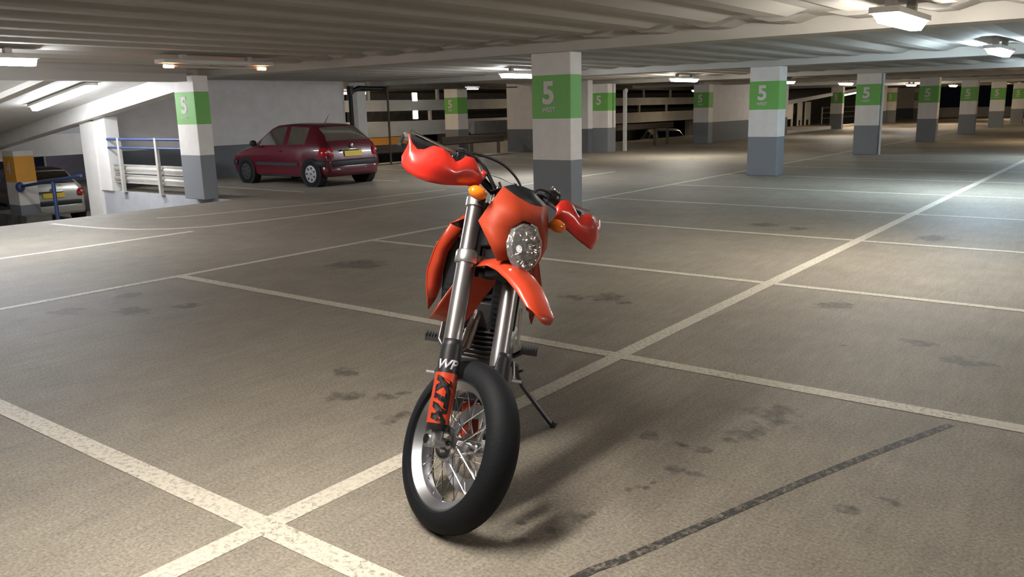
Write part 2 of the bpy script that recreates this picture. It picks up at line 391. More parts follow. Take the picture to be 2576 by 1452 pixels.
# white pillar and orange banded pillar along the ramp
m = MB(); m.box((0,0,0),(.55,.30,2.16)); m.box((.55,.03,.724),(1.02,.30,2.24)); o = m.build('concrete_pillar', WHT, smooth=False); o.location = (-18.30, 8.80, -.72)
tag(o, 'plain white pillar between the blue handrail and the railings, without a coloured band', 'pillar')
pillar(-22.25, 8.75, 'orange-banded pillar of the lower level at the far left', w_=.62, d=.46, top=.78, z=-1.317, mat=PILLAR4, digit='4', words=False)
m = MB(); m.box((-1.2,.40,0),(.95,1.0,.56)); o = m.build('pillar_plinth', pmat('stained_concrete', (.16,.15,.125), .8, vary=.6, vscale=2.5), smooth=False); o.location = (-22.25, 8.3, -1.317)
tag(o, 'stained concrete plinth under the orange-banded pillar', 'plinth')

# ------------------------------------------------------------------ walls
def wall(name, a, b, mat=WALL):
    m = MB(); m.box((0,0,0), (b[0]-a[0], b[1]-a[1], b[2]-a[2])); o = m.build(name, mat, smooth=False); o.location = a; return struct(o)
wall('wall_left', (-18.3, 9.12, 0), (-18.02, 16.0, 2.44))
wall('wall_back', (-18.3, 23.70, 0), (-14.95, 23.99, 2.44))
wall('wall_far_left', (-14.35, 30.7, 0), (-14.1, 40.0, 2.44))
wall('wall_far_bay', (-14.35, 53.5, 0), (-14.1, 58.0, 2.44))
wall('wall_end_left', (-20, 71.5, 0), (-14.9, 71.8, 2.44))
wall('wall_end', (-15, 74.5, -.1), (9, 74.8, .75), OFFW)
wall('wall_right', (8.8, -14, 0), (9.0, 76, 2.44))
wall('wall_rear', (-13.2, -14.2, 0), (9, -14, 2.44))
# far side of the void: stacked ramp parapets and shadow gaps
def facade(name, y0, y1, x, bands, th=.2):
    for i, (z0, z1, mt) in enumerate(bands):
        m = MB(); m.box((x-th, y0, z0), (x, y1, z1)); struct(m.build(name+['_low','_mid','_high','_top'][i], mt, smooth=False))
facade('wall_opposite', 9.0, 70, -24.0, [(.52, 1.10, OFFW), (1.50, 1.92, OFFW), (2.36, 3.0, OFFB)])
m = MB()
for i_, y in enumerate((19.2, 22.0, 25.9, 31.5, 38.0, 43.6, 47.0)): m.box((-24.12, y, 1.10), (-24.02, y+.12, 1.50)); m.box((-24.12, y+.5, 1.92), (-24.02, y+.62, 2.36))
struct(m.build('trim_1', OFFW, smooth=False))
m = MB(); m.box((-30, 9, .86), (-24.2, 70, 1.06)); m.box((-30, 9, 2.36), (-24.2, 70, 2.6)); struct(m.build('floor_opposite_decks', PLAIN, smooth=False))
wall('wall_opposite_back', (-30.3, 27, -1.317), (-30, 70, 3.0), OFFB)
wall('wall_opposite_white', (-25.2, 27.6, -1.317), (-24.9, 34.5, .54), OFFW)
wall('wall_opposite_grey', (-22.2, 26.3, .52), (-22.0, 34.0, 1.02), OFFB)
wall('wall_opposite_white_far', (-25.2, 52, -1.317), (-24.9, 70, .54), OFFW)
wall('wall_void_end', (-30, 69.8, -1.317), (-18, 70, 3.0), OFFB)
# parapet beam and lit windows at the extreme left
wall('wall_lower_left_beam', (-24.9, 8.85, .62), (-24.6, 16, 1.45), pmat('soffit_grey', (.36,.36,.37), .7))
wall('wall_lower_left', (-40.2, -4, -1.317), (-40, 30, 2.6), pmat('lilac_wall', (.34,.32,.42), .7, vary=.1))
for i, (y0, y1, z0, z1) in enumerate([(12.2,14.6,-.10,.42),(15.1,17.9,.02,.48),(15.2,16.2,-.95,-.25),(16.5,17.4,-.95,-.1)]):
    m = MB(); m.box((-39.99,y0-.12,z0-.12),(-39.93,y1+.12,z1+.12)); fr = struct(m.build('window_%d' % (i+1), WHT, smooth=False))
    m = MB(); m.box((-39.93,y0,z0),(-39.90,y1,z1)); m.build('pane', pmat('night_window', (.02,.025,.05), .1), fr, smooth=False)

# downpipes and frames at the first opening
m = MB(); m.tube([(-17.9,16.12,.0),(-17.9,16.12,2.05),(-17.75,16.3,2.14),(-17.75,17.3,2.12)], .07, 12); m.tube([(-17.9,16.12,1.98),(-17.9,16.12,2.2)], .095, 12)
tag(m.build('drain_pipe', BLK), 'thick dark drainpipe running down the wall behind the red car', 'pipe')
m = MB(); m.box((-18.3,16.45,0),(-18.0,16.78,2.3)); tag(m.build('wall_pier', WHT, smooth=False), 'slim white pier at the wall end, right of the thick dark drainpipe', 'pier')
m = MB(); m.tube([(-17.6,17.25,0),(-17.6,17.25,2.2)], .03, 8); m.tube([(-17.6,17.25,2.1),(-17.6,23.4,2.2)], .02, 8)
tag(m.build('thin_pipe', RUST), 'thin rusty upright pipe in the opening beside the red car', 'pipe')
m = MB(); m.box((-14.36,24.95,.0),(-14.26,25.05,2.0)); m.ell((-14.28,25.0,1.98),(.07,.07,.08))
tag(m.build('gate_post', WHT, smooth=False), 'slim white post at the left edge of the opening with the silver car', 'post')
# orange pillar and lit panels glimpsed through the first opening
m = MB(); m.box((-24.0,22.3,.10),(-23.9,24.6,.50)); m.box((-24.0,22.3,-1.317),(-23.95,22.4,.1)); m.box((-24.0,24.5,-1.317),(-23.95,24.6,.1)); tag(m.build('orange_panel', pmat('orange_band_paint', (.62,.26,.03), .6), smooth=False), 'orange painted panel glimpsed across the void behind the handguard', 'panel')
G2 = 'bright light panels across the void'
for (z, lab) in ((1.87,'upper bright light panel across the void, above the pale parapet'),(1.17,'lower bright light panel across the void, in the dark gap under the beam')):
    o = thing('light_panel', lab, 'light', (-23.97,24.98,z), group=G2)
    m = MB(); m.box((-.02,-.15,-.01),(.02,.15,.34)); m.build('housing', WHT, o, smooth=False)
    m = MB(); m.box((.02,-.13,.01),(.035,.13,.32)); m.build('diffuser', emat('panel_glow', (1,.97,.92), 5), o, smooth=False)
# railings
def railing(label, x0, x1, y, z0):
    o = thing('safety_railing', label, 'railing', (x0, y, z0)); L = x1-x0
    m = MB(); m.tube([(0,0,1.07),(L,0,1.07)], .028, 8); m.build('top_rail', BLUE, o)
    m = MB(); m.tube([(0,0,.90),(L,0,.90)], .022, 8); m.build('middle_rail', BLUE, o)
    for px in (.45, 1.85):
        m = MB(); m.box((px-.035,-.03,0),(px+.035,.03,1.10)); m.box((px-.07,-.06,0),(px+.07,.06,.012)); m.build('post', GALV, o, smooth=False)
    for zc in (.47, .27):
        m = MB(); prof = [(.0,-.09),(.035,-.055),(.0,-.015),(.0,.015),(.035,.055),(.0,.09)]
        m.grid([[(0,.06+a,zc+b) for a, b in prof], [(L,.06+a,zc+b) for a, b in prof]]); m.build('guard_beam', GALV, o, solid=.006)
    return o
railing('blue and galvanised railing between the white pillar and the green-banded pillar', -17.26, -14.32, 8.83, 0)
o = thing('handrail', 'blue handrail beside the ramp, from the orange-banded pillar to the white pillar', 'railing', (-21.4, 8.72, 0))
m = MB(); m.tube([(0,0,-.05),(3.05,0,.30)], .035, 8); m.ell((-.02,0,-.06),(.10,.10,.12)); m.build('rail', BLUE, o)
m = MB(); m.tube([(1.70,0,.14),(1.70,0,ramp_z(-19.7)+.02)], .045, 8); m.build('post', BLUE, o)
def barrier(label, p0, p1, z, h, posts, zb, mat=RUST):
    o = thing('crash_barrier', label, 'barrier', (p0[0], p0[1], zb)); d = Vector((p1[0]-p0[0], p1[1]-p0[1], 0)); n = Vector((d.y,-d.x,0)).normalized()
    prof = [(0,-.5),(.06,-.28),(0,-.06),(0,.06),(.06,.28),(0,.5)]
    m = MB(); m.grid([[n*a+Vector((0,0,z-zb+b*h)) for a, b in prof], [d+n*a+Vector((0,0,z-zb+b*h)) for a, b in prof]]); m.build('guard_beam', mat, o, solid=.01)
    for t in posts:
        m = MB(); q = d*t-n*.05; m.box((q.x-.04,q.y-.04,0),(q.x+.04,q.y+.04,z-zb+h*.4)); m.build('post', mat, o, smooth=False)
    return o
barrier('brown crash barrier in the opening left of the nearest pillar', (-18.1, 20.0), (-18.1, 23.2), .52, .26, (.48, .93), 0)
barrier('long brown crash barrier in the opening beside the dark drainpipe', (-18.1, 16.9), (-18.1, 19.9), .40, .26, (.1, .9), 0)
barrier('sloping brown crash barrier in front of the distant silver car', (-15.0, 25.0), (-15.0, 29.9), .74, .22, (.72, .93), 0)

# far ramp with its own lights
m = MB(); m.hull8([(-18,40.2,1.0),(-14.2,40.2,1.35),(-14.2,53.4,2.12),(-18,53.4,2.12),(-18,40.2,1.15),(-14.2,40.2,1.55),(-14.2,53.4,2.26),(-18,53.4,2.26)])
struct(m.build('ceiling_far_ramp', BEAM, smooth=False))
wall('wall_far_ramp_kerb', (-14.35, 40.2, 0), (-14.2, 53.4, .16), OFFW)
G3 = 'pale boards by the far ramp'
for i, (y, wd, z0, z1) in enumerate([(50.4,1.9,.45,1.45),(53.3,.7,.35,1.45),(54.7,.9,.35,1.45)]):
    m = MB(); m.box((-18.2,y,z0),(-18.1,y+wd,z1)); m.box((-18.2,y,0),(-18.1,y+.08,z0)); m.box((-18.2,y+wd-.08,0),(-18.1,y+wd,z0)); tag(m.build('pale_board', WHT, smooth=False), ['widest pale board under the far ramp, leftmost of three','narrow middle pale board under the far ramp','pale board under the far ramp, rightmost of three'][i], 'board', G3)
m = MB()
for z in (.35, .7, 1.05): m.tube([(-18,57.5,z),(-18,66,z)], .04, 6)
for y in (57.6, 61.5, 65.5): m.tube([(-18,y,0),(-18,y,1.1)], .05, 6)
tag(m.build('far_railing', GALV), 'distant tubular railing beyond the dark far pillar, left of the drainpipe pillar', 'railing')

# ------------------------------------------------------------------ ceiling lamps
def lamp(x, y, label, col, s, z=2.25, on=True, group='strip lamps under the ceiling', slope=0., along='y', L=1.5):
    o = thing('ceiling_lamp', label, 'lamp', (x, y, z), (0, slope, 0) if along == 'x' else (0, 0, 0), group)
    a, b = (.055, L/2) if along == 'y' else (L/2, .055)
    h_ = .12
    m = MB(); m.box((-h_, -b, -.05), (h_, b, .0)) if along == 'y' else m.box((-a, -h_, -.05), (a, h_, .0))
    if z == 2.25:
        for q_ in (-.6, .6): m.box((-.04, b*q_-.04, 0), (.04, b*q_+.04, .13))
    m.build('housing', WHT, o, smooth=False, bevel=.004)
    m = MB(); q = 1.35
    if on:
        aa, bb = (a*q, b-.02) if along == 'y' else (a-.02, b*q)
        if along == 'y': m.hull8([(-aa*.6,-bb,-.13),(aa*.6,-bb,-.13),(aa*.6,bb,-.13),(-aa*.6,bb,-.13),(-aa*1.3,-bb,-.052),(aa*1.3,-bb,-.052),(aa*1.3,bb,-.052),(-aa*1.3,bb,-.052)])
        else: m.hull8([(-aa,-bb*.6,-.13),(aa,-bb*.6,-.13),(aa,bb*.6,-.13),(-aa,bb*.6,-.13),(-aa,-bb,-.057),(aa,-bb,-.057),(aa,bb,-.057),(-aa,bb,-.057)])
        m.build('diffuser', emat('lamp_%s_%g' % ('_'.join('%d' % (c*100) for c in col), s), col, s), o)
    else:
        m.tube([(0,-b+.06,-.09),(0,b-.06,-.09)], .016, 8); m.build('tube', pmat('dead_tube', (.5,.45,.4), .4), o)
        for sg in (-1, 1):
            m = MB(); m.tube([(0,sg*(b-.20),-.09),(0,sg*(b-.06),-.09)], .022, 8); m.build('glowing_tube_end', emat('orange_glow', (1,.30,.10), 26), o)
    return o
lamp(-7.5, 66.0, 'added warm strip lamp brightening the end wall, hidden behind the far pillars', WARM, LAMP*1.2)  # extra lamp put in to lift the dark end wall
# row above the aisle (left) and row above the bays (right)
lamp(-10.7, 3.98, 'bright strip lamp cut off by the left edge of the picture', DAYL, LAMP*1.25)
lamp(-10.7, 7.18, 'failing strip lamp with only its two orange tube ends glowing', WARM, 0, on=False, L=1.75)
lamp(-10.9, 14.75, 'bright strip lamp touching the left side of the nearest pillar', DAYL, LAMP*1.3)
lamp(-10.9, 22.4, 'warm strip lamp between the nearest and second near pillars', NEUTRAL, LAMP*1.3)
lamp(-10.7, 37.2, 'small strip lamp just left of the drainpipe pillar', NEUTRAL, LAMP)
lamp(-10.7, 30.0, 'strip lamp hidden behind the second near pillar', WARM, LAMP*.2)
lamp(-10.3, 47.0, 'tiny strip lamp between the drainpipe pillar and the fourth near pillar', NEUTRAL, LAMP)
lamp(-9.8, 55.0, 'tiny strip lamp between the fourth and fifth near pillars', WARM, LAMP*1.2)
lamp(-1.92, 8.2, 'large bright strip lamp at the upper right of the picture', NEUTRAL, LAMP*1.3, L=1.2)
lamp(-2.1, 15.2, 'cool blue-white strip lamp at the right edge of the picture', COOL, LAMP*2.4)
lamp(-2.15, 24.2, 'second cool strip lamp beyond the one at the right edge', COOL, LAMP)
lamp(-2.15, 1.2, 'strip lamp overhead between camera and motorcycle, above the frame', NEUTRAL, LAMP*1.15)
lamp(-2.15, 33.0, 'warm strip lamp out of frame over the distant bays', WARM, LAMP*1.1)
lamp(-2.15, 46.0, 'farther warm strip lamp out of frame over the distant bays', WARM, LAMP*1.1)
lamp(-10.7, -4.0, 'unseen strip lamp added behind the camera over the aisle for even light', NEUTRAL, LAMP*.6)  # unseen fill added to even out the light from behind
lamp(4.6, 5.0, 'added fill strip lamp out of frame to the right of the camera', NEUTRAL, LAMP*1.4)  # added for ambient light from the right
lamp(4.6, 13.0, 'added fill strip lamp out of frame over the bays at the right', NEUTRAL, LAMP*.7)  # added too, ambient fill farther along the right side
# tube lamp under the ramp soffit, orientated down the slope
sl = -math.atan(SL)
lamp(-16.4, 7.62, 'long tube lamp under the sloping ramp at the left', DAYL, LAMP*.8, z=soff(-16.4)-.01, slope=sl, along='x', L=2.4, group='ramp soffit lamps')
lamp(-15.6, 5.2, 'further tube lamp under the sloping ramp, cut by the left edge', DAYL, LAMP*1.0, z=soff(-15.6)-.01, slope=sl, along='x', L=2.4, group='ramp soffit lamps')
lamp(-20.6, 24.6, 'small round-looking lamp high behind the pillar across the void', DAYL, LAMP*.9, z=2.35, L=.6, group=None)
lamp(-22.0, 12.6, 'added lamp brightening the silver car below, hidden behind the wall beside the red car', DAYL, LAMP*.9, z=2.3, group='lamps across the void')  # hidden helper lamp, added to brighten the lower-level car
lamp(-35.0, 14.0, 'added lamp lighting the lilac wall beyond the lower level', DAYL, LAMP*1.0, z=2.3, group='lamps across the void')  # added only so the lilac wall gets light
lamp(-26.5, 24.0, 'warm lamp inside the upper opposite deck', WARM, LAMP*.8, z=2.34, group='lamps across the void')
lamp(-21.0, 33.0, 'warm lamp in the void beyond the second opening', WARM, LAMP*.7, z=2.30, group='lamps across the void')
lamp(-21.0, 20.0, 'warm lamp in the void beyond the first opening', WARM, LAMP*.9, z=2.90, group='lamps across the void')
lamp(-21.0, 45.0, 'warm lamp deeper in the void beyond the second opening', WARM, LAMP*.4, z=2.30, group='lamps across the void')
o = lamp(-15.3, 49.8, 'sloping strip lamp along the far ramp, left of the drainpipe pillar', WARM, LAMP*.5, z=1.86, L=4.0, group=None); o.rotation_euler = (.058, 0, 0); o.location = (-14.05, 50.1, 1.96)

# ------------------------------------------------------------------ motorcycle (frame: x forward, y left, z up)
RK = radians(26.5); AX = Vector((-sin(RK), 0, cos(RK))); PF = Vector((cos(RK), 0, sin(RK))); P0 = Vector((.10, 0, 0))
STEER, LEAN, HEAD, BS = .6947, .1546, -.9962, 1.0534
bike = thing('motorcycle', 'orange supermoto motorcycle leaning on its side stand, front wheel turned', 'motorcycle', (-1.9795, 2.094, -.0092), (-LEAN, 0, HEAD))
RS = Matrix.Rotation(STEER, 3, AX)
def FT(v): return P0+RS@(v-P0)                      # steered parts
def L(t, f, y): return Vector((0, 0, .3))+AX*t+PF*f+Vector((0, y, 0))
def F(): return MB(FT)
def bb(mb, name, mat, par=bike, **k): return mb.build(name, mat, par, scale=BS, **k)
# front wheel: rim with tyre, hub, spokes, disc
AC = (0, 0, .30)
def wheel(T, ac, name, Ro, hw, Rc, tw, th, disc_y, nspoke=36):
    m = MB(T)
    prof = [(-hw, Ro), (-hw, Ro-.008), (-hw+.012, Ro-.020), (-hw*.45, Ro-.034), (0, Ro-.038), (hw*.45, Ro-.034), (hw-.012, Ro-.020), (hw, Ro-.008), (hw, Ro), (hw-.008, Ro), (hw-.014, Ro-.012), (0, Ro-.022), (-hw+.014, Ro-.012), (-hw+.008, Ro)]
    m.lathe(prof, ac, n=72, closed=True); rim = bb(m, name, pmat('rim_aluminium', (.34,.34,.36), .38, metal=1))
    m = MB(T); pr = []
    for i in range(19):
        a = -1.12*pi/2 - .0 + (2.24*pi/2)*i/18
        pr.append((tw*sin(a), Rc+th*cos(a)))
    pr = [(-hw+.006, Ro-.004)]+pr+[(hw-.006, Ro-.004)]
    m.lathe(pr, ac, n=72, closed=True); bb(m, 'tyre', RUB, rim)
    m = MB(T); m.lathe([(-.062,.0),(-.062,.018),(-.048,.020),(-.046,.050),(-.038,.050),(-.034,.026),(.034,.026),(.038,.050),(.046,.050),(.050,.022),(.062,.018),(.062,.0)], ac, n=36)
    m.lathe([(-.058,.034),(-.060,.046),(-.058,.057),(-.050,.060),(-.044,.057),(-.044,.034)], ac, n=36, closed=True)
    bb(m, 'hub', CHR, rim)
    for i in range(nspoke):
        sd = -1 if i % 2 else 1; a = 2*pi*i/nspoke; off = (.55 if (i//2) % 2 else -.55)
        p = Vector((.046*cos(a+off), sd*.041, .046*sin(a+off))); q = Vector(((Ro-.034)*cos(a), sd*.010, (Ro-.034)*sin(a)))
        m = MB(T); m.tube([p+Vector(ac), q+Vector(ac)], .0017, 5, caps=False); m.tube([q*.93+Vector(ac), q+Vector(ac)], .0032, 5, caps=False); bb(m, 'spoke', CHR, rim, weld=False)
    m = MB(T); m.lathe([(disc_y-.002,.105),(disc_y-.002,.155),(disc_y+.003,.155),(disc_y+.003,.105)], ac, n=60, closed=True)
    for i in range(6):
        a = i*pi/3; m.tube([Vector(ac)+Vector((.05*cos(a), disc_y*.9, .05*sin(a))), Vector(ac)+Vector((.11*cos(a+.35), disc_y, .11*sin(a+.35)))], .006, 6)
    bb(m, 'brake_disc', pmat('brushed_steel', (.32,.32,.34), .42, metal=.9), rim)
    return rim
wheel(FT, AC, 'front_wheel', .228, .046, .243, .060, .059, .060)
wheel(None, (-1.46, 0, .32), 'rear_wheel', .228, .062, .235, .078, .075, -.075, 36)
m = F(); m.tube([L(0,0,-.125), L(0,0,.125)], .012, 12); bb(m, 'front_axle', ALU)
# fork
FO = .014
for sd in (-1, 1):
    y = .107*sd; nm = 'black fork guard with orange sticker'
    m = F(); m.tube([L(.0,FO,y), L(.42,FO,y)], .024, 20); bb(m, 'lower_fork_tube', CHR)
    m = F(); m.tube([L(.30,FO,y), L(.335,FO,y), L(.36,FO,y), L(.64,FO,y), L(.70,FO,y), L(.885,FO,y)], [.031,.033,.0325,.0330,.0320,.0310], 28); bb(m, 'fork_tube', FORKM)
    m = F(); m.tube([L(.885,FO,y), L(.897,FO,y)], [.026,.022], 20); m.tube([L(.897,FO,y), L(.905,FO,y)], .010, 6); bb(m, 'fork_cap', CHR)
    # axle lug
    m = F(); m.tube([L(.005,.002,y-.030*0-.024), L(.005,.002,y+.024)], .026, 20); m.tube([L(-.004,FO,y), L(.075,FO,y)], [.026,.027], 16)
    m.tube([L(-.005,.034,y-.02), L(-.005,.034,y+.02)], .012, 12)
    lug = bb(m, 'axle_clamp', ALU)
    m = F(); m.tube([L(.005,.002,y+sd*.022), L(.005,.002,y+sd*.031)], .017, 20); bb(m, 'axle_nut', CHR, lug)
    # guard: partial shell round the leg
    def shell(t0, t1, r0, r1, a0, a1, nt=14, na=22, grow=0.):
        rows = []
        for i in range(nt+1):
            t = t0+(t1-t0)*i/nt; r = r0+(r1-r0)*i/nt; rows.append([])
            lo = a0*(1-.35*max(0, (t-.30)/.06)) if t > .30 else a0; hi = a1*(1-.35*max(0, (t-.30)/.06)) if t > .30 else a1
            for j in range(na+1):
                a = lo+(hi-lo)*j/na; rows[-1].append(L(t, FO+.004+(r+grow)*cos(a), y+sd*(r+grow)*sin(a)))
        return rows
    m = F(); m.grid(shell(.035, .352, .040, .036, -1.05, 2.35)); g = bb(m, 'fork_guard', BLK, solid=.003)
    m = F(); m.grid(shell(.058, .232, .0400, .0380, -.55, 2.30, grow=.0026)); st = bb(m, 'orange_sticker', ORG, g)
    def wrap(body, size, bold, shear, sx, tc, ac_, name, mat, par, vertical):
        me = text_mesh(body, size, bold, shear, sx, .0002)
        me.transform(Matrix.Translation((0, -size*.35, 0)))
        bm = bmesh.new(); bm.from_mesh(me)
        bmesh.ops.subdivide_edges(bm, edges=bm.edges[:], cuts=2); bm.to_mesh(me); bm.free()
        for v in me.vertices:
            if vertical: t = tc-v.co.x; arc = -v.co.y
            else: t = tc+v.co.y; arc = -v.co.x
            a = ac_-sd*arc/.0425*(1 if vertical else -1)*(-1 if not vertical else 1)
            rr = .0434 if vertical else .0405
            if not vertical: rr = .0402
            v.co = FT(L(t, FO+.004+rr*cos(a), y+sd*rr*sin(a)))*BS
        return finish_text(me, name, mat, par)
    wrap('KTM', .066, .0050, .32, 1.10, .146, .72, 'lettering', BLK, st, True)
    if sd < 0: wrap('WP', .045, .0012, .25, 1.15, .262, .80, 'white_lettering', pmat('sticker_white', (.62,.60,.66), .4), g, False)
# clamps
m = F()
for sd in (-1, 1): m.tube([L(.632,FO,.107*sd), L(.640,FO,.107*sd), L(.672,FO,.107*sd), L(.680,FO,.107*sd)], [.038,.0415,.0415,.038], 28)
m.hull8([L(.638,-.03,-.085), L(.638,.035,-.085), L(.638,.035,.085), L(.638,-.03,.085), L(.674,-.03,-.085), L(.674,.035,-.085), L(.674,.035,.085), L(.674,-.03,.085)])
bb(m, 'lower_triple_clamp', ALU, bevel=.003)
m = F()
for sd in (-1, 1): m.tube([L(.845,FO,.107*sd), L(.882,FO,.107*sd)], .037, 28)
m.hull8([L(.850,-.03,-.085), L(.850,.03,-.085), L(.850,.03,.085), L(.850,-.03,.085), L(.878,-.03,-.085), L(.878,.03,-.085), L(.878,.03,.085), L(.878,-.03,.085)])
bb(m, 'upper_triple_clamp', ALU, bevel=.003)
m = F(); m.tube([L(.64,-.012,0), L(.90,-.012,0)], .022, 16); bb(m, 'steering_stem', STEEL)
# handlebar
m = F()
def barpt(y):
    a = abs(y)
    if a < .06: t = .925
    elif a < .17: t = .925+.062*((a-.06)/.11)**1.0
    else: t = .987+.020*((a-.17)/.25)
    f = .035 if a < .06 else .035-.05*((a-.06)/.36)
    return L(t, f, y)
ysb = [-.415,-.35,-.28,-.20,-.17,-.13,-.09,-.06,-.03,0,.03,.06,.09,.13,.17,.20,.28,.35,.415]
m.tube([barpt(y) for y in ysb], [.011]*3+[.012]*2+[.0145]*9+[.012]*2+[.011]*3, 16); bb(m, 'handlebar', BLKG)
for sd in (-1, 1):
    m = F(); m.tube([L(.875,.03,.04*sd), L(.93,.035,.04*sd)], .017, 12); m.hull8([L(.915,.012,.04*sd-.016), L(.915,.058,.04*sd-.016), L(.915,.058,.04*sd+.016), L(.915,.012,.04*sd+.016), L(.945,.012,.04*sd-.016), L(.945,.058,.04*sd-.016), L(.945,.058,.04*sd+.016), L(.945,.012,.04*sd+.016)]); bb(m, 'bar_clamp', CHR, bevel=.004)
    m = F(); m.tube([barpt(.285*sd), barpt(.29*sd), barpt(.30*sd), barpt(.35*sd), barpt(.405*sd), barpt(.412*sd)], [.022,.022,.0165,.0160,.0165,.0150], 16); bb(m, 'grip', BLK)
    m = F(); m.tube([barpt(.412*sd), barpt(.432*sd)], [.013,.014], 12); bb(m, 'bar_end', ALU)
    m = F(); m.tube([barpt(.225*sd)+PF*.03, barpt(.27*sd)+PF*.055, barpt(.34*sd)+PF*.062+AX*-.004, barpt(.42*sd)+PF*.056, barpt(.437*sd)+PF*.060], [.008,.0075,.0065,.006,.008], 10, flat=.7); bb(m, 'brake_lever' if sd < 0 else 'clutch_lever', CHR)
    m = F(); m.tube([barpt(.205*sd), barpt(.248*sd)], .019, 14); q = barpt(.222*sd)
    m.hull8([q+AX*-.012+PF*.01+Vector((0,-.025,0)), q+AX*-.012+PF*.045+Vector((0,-.025,0)), q+AX*-.012+PF*.045+Vector((0,.025,0)), q+AX*-.012+PF*.01+Vector((0,.025,0)),
             q+AX*.026+PF*.006+Vector((0,-.028,0)), q+AX*.026+PF*.045+Vector((0,-.028,0)), q+AX*.026+PF*.045+Vector((0,.028,0)), q+AX*.026+PF*.006+Vector((0,.028,0))])
    mc = bb(m, 'master_cylinder', BLKG, bevel=.004)
    m = F(); m.tube([q+AX*.026+PF*.025, q+AX*.034+PF*.025], [.022,.018], 14); m.tube([q+AX*.0+PF*.045, q+PF*.060], .006, 8); bb(m, 'reservoir_cap', CHR, mc)
    # handguard shell
    top = [(.175,.925),(.195,.957),(.225,.972),(.255,.965),(.280,.938),(.295,.930),(.325,.948),(.355,.958),(.385,.955),(.410,.935),(.428,.932),(.444,.955),(.457,.986)]
    bot = [(.180,.880),(.200,.877),(.230,.869),(.258,.859),(.285,.850),(.305,.843),(.330,.836),(.357,.831),(.385,.829),(.412,.836),(.438,.852),(.454,.872),(.458,.905)]
    rows = []
    for k in range(9):
        s_ = k/8; row = []
        for (ya, ta), (yb, tb) in zip(top, bot):
            yy = ya+(yb-ya)*s_; tt = ta+(tb-ta)*s_
            f = .098+.030*math.sqrt(max(0, 1-((yy-.30)/.19)**2)) - .055*max(0, (yy-.36)/.10)**1.6
            f += .014*sin(pi*min(1, s_*1.05)) - .030*max(0, s_-.55)**1.2
            row.append(L(tt, f, yy*sd))
        rows.append(row)
    m = F(); m.grid(rows); hg = bb(m, 'handguard', ORG2, solid=.0035, angle=60)
    m = F(); m.tube([L(.945,.048,.462*sd), L(.955,.02,.462*sd), barpt(.432*sd)], .007, 8); m.tube([L(.93,.10,.21*sd), barpt(.19*sd)], .008, 8); bb(m, 'mount', BLK, hg)
# wide rear-facing wing at the tip of the right guard and cables
def cable(pts, name='cable', r=.0045, mat=BLK):
    P = [Vector(p) for p in pts]; out = []
    for i in range(len(P)-1):
        p0 = P[max(i-1,0)]; p1 = P[i]; p2 = P[i+1]; p3 = P[min(i+2,len(P)-1)]
        for k in range(6):
            t = k/6; out.append(.5*((2*p1)+(-p0+p2)*t+(2*p0-5*p1+4*p2-p3)*t*t+(-p0+3*p1-3*p2+p3)*t**3))
    out.append(P[-1]); m = F(); m.tube(out, r, 8); bb(m, name, mat)
cable([L(.995,.05,-.285), L(1.010,.055,-.235), L(1.008,.055,-.160), L(.967,.055,-.105), L(.905,.055,-.055), L(.84,.04,-.03)])
cable([L(1.005,.04,-.24), L(1.005,.045,-.185), L(.998,.05,-.125), L(.955,.052,-.080), L(.912,.05,-.040), L(.84,.04,0)])
cable([L(1.012,.045,-.235), L(1.028,.055,-.150), L(1.032,.055,-.055), L(1.008,.055,.015), L(.970,.055,.055), L(.90,.06,.07)], r=.005)
cable([L(.970,.03,-.150), L(.984,.035,-.065), L(.985,.04,.055), L(.99,.04,.15), L(.995,.03,.20)], r=.0028, mat=CHR)
cable([L(.99,.05,.235), L(1.0,.06,.18), L(.985,.07,.12), L(.93,.07,.09), L(.86,.05,.06)])
m = F(); m.tube([L(.955,.05,-.125), L(.925,.06,-.155)], .014, 12); m.ell(L(.965,.05,-.122), (.014,.014,.014)); bb(m, 'red_switch', ORG2)
m = F(); q = barpt(.235)+AX*.03; m.tube([q, q+AX*.03+Vector((0,.005,0))], .008, 8); m.tube([q+AX*.03, q+AX*.012+Vector((0,.03,0))], .006, 8); m.ell(q+AX*.018+Vector((0,.034,0)), (.009,.009,.009)); bb(m, 'lever_bracket', CHR)
# headlight mask
half = {'T0':(.870,.0,.172),'Ta':(.882,.055,.160),'T1':(.908,.106,.135),'U':(.840,.135,.118),'W':(.768,.160,.098),'X':(.705,.120,.118),'B1':(.640,.082,.138),
        'h0':(.797,.0,.190),'h1':(.795,.034,.188),'h2':(.757,.072,.172),'h3':(.700,.078,.168),'h4':(.648,.058,.164)}
m = F()
def hp(k, s_): t, y, f = half[k]; return L(t-.008, f+.028, y*s_)
def sfaces(s_):
    for q in (('T0','Ta','h1','h0'),('Ta','T1','U','h1'),('U','W','h2','h1'),('W','X','h3','h2'),('X','B1','h4','h3')):
        m.add([hp(k, s_) for k in q], [(0,1,2,3)])
sfaces(1); sfaces(-1); bb(m, 'headlight_mask', pmat('orange_mask_plastic', (.34,.040,.014), .55, spec=.3), solid=.004, angle=60)
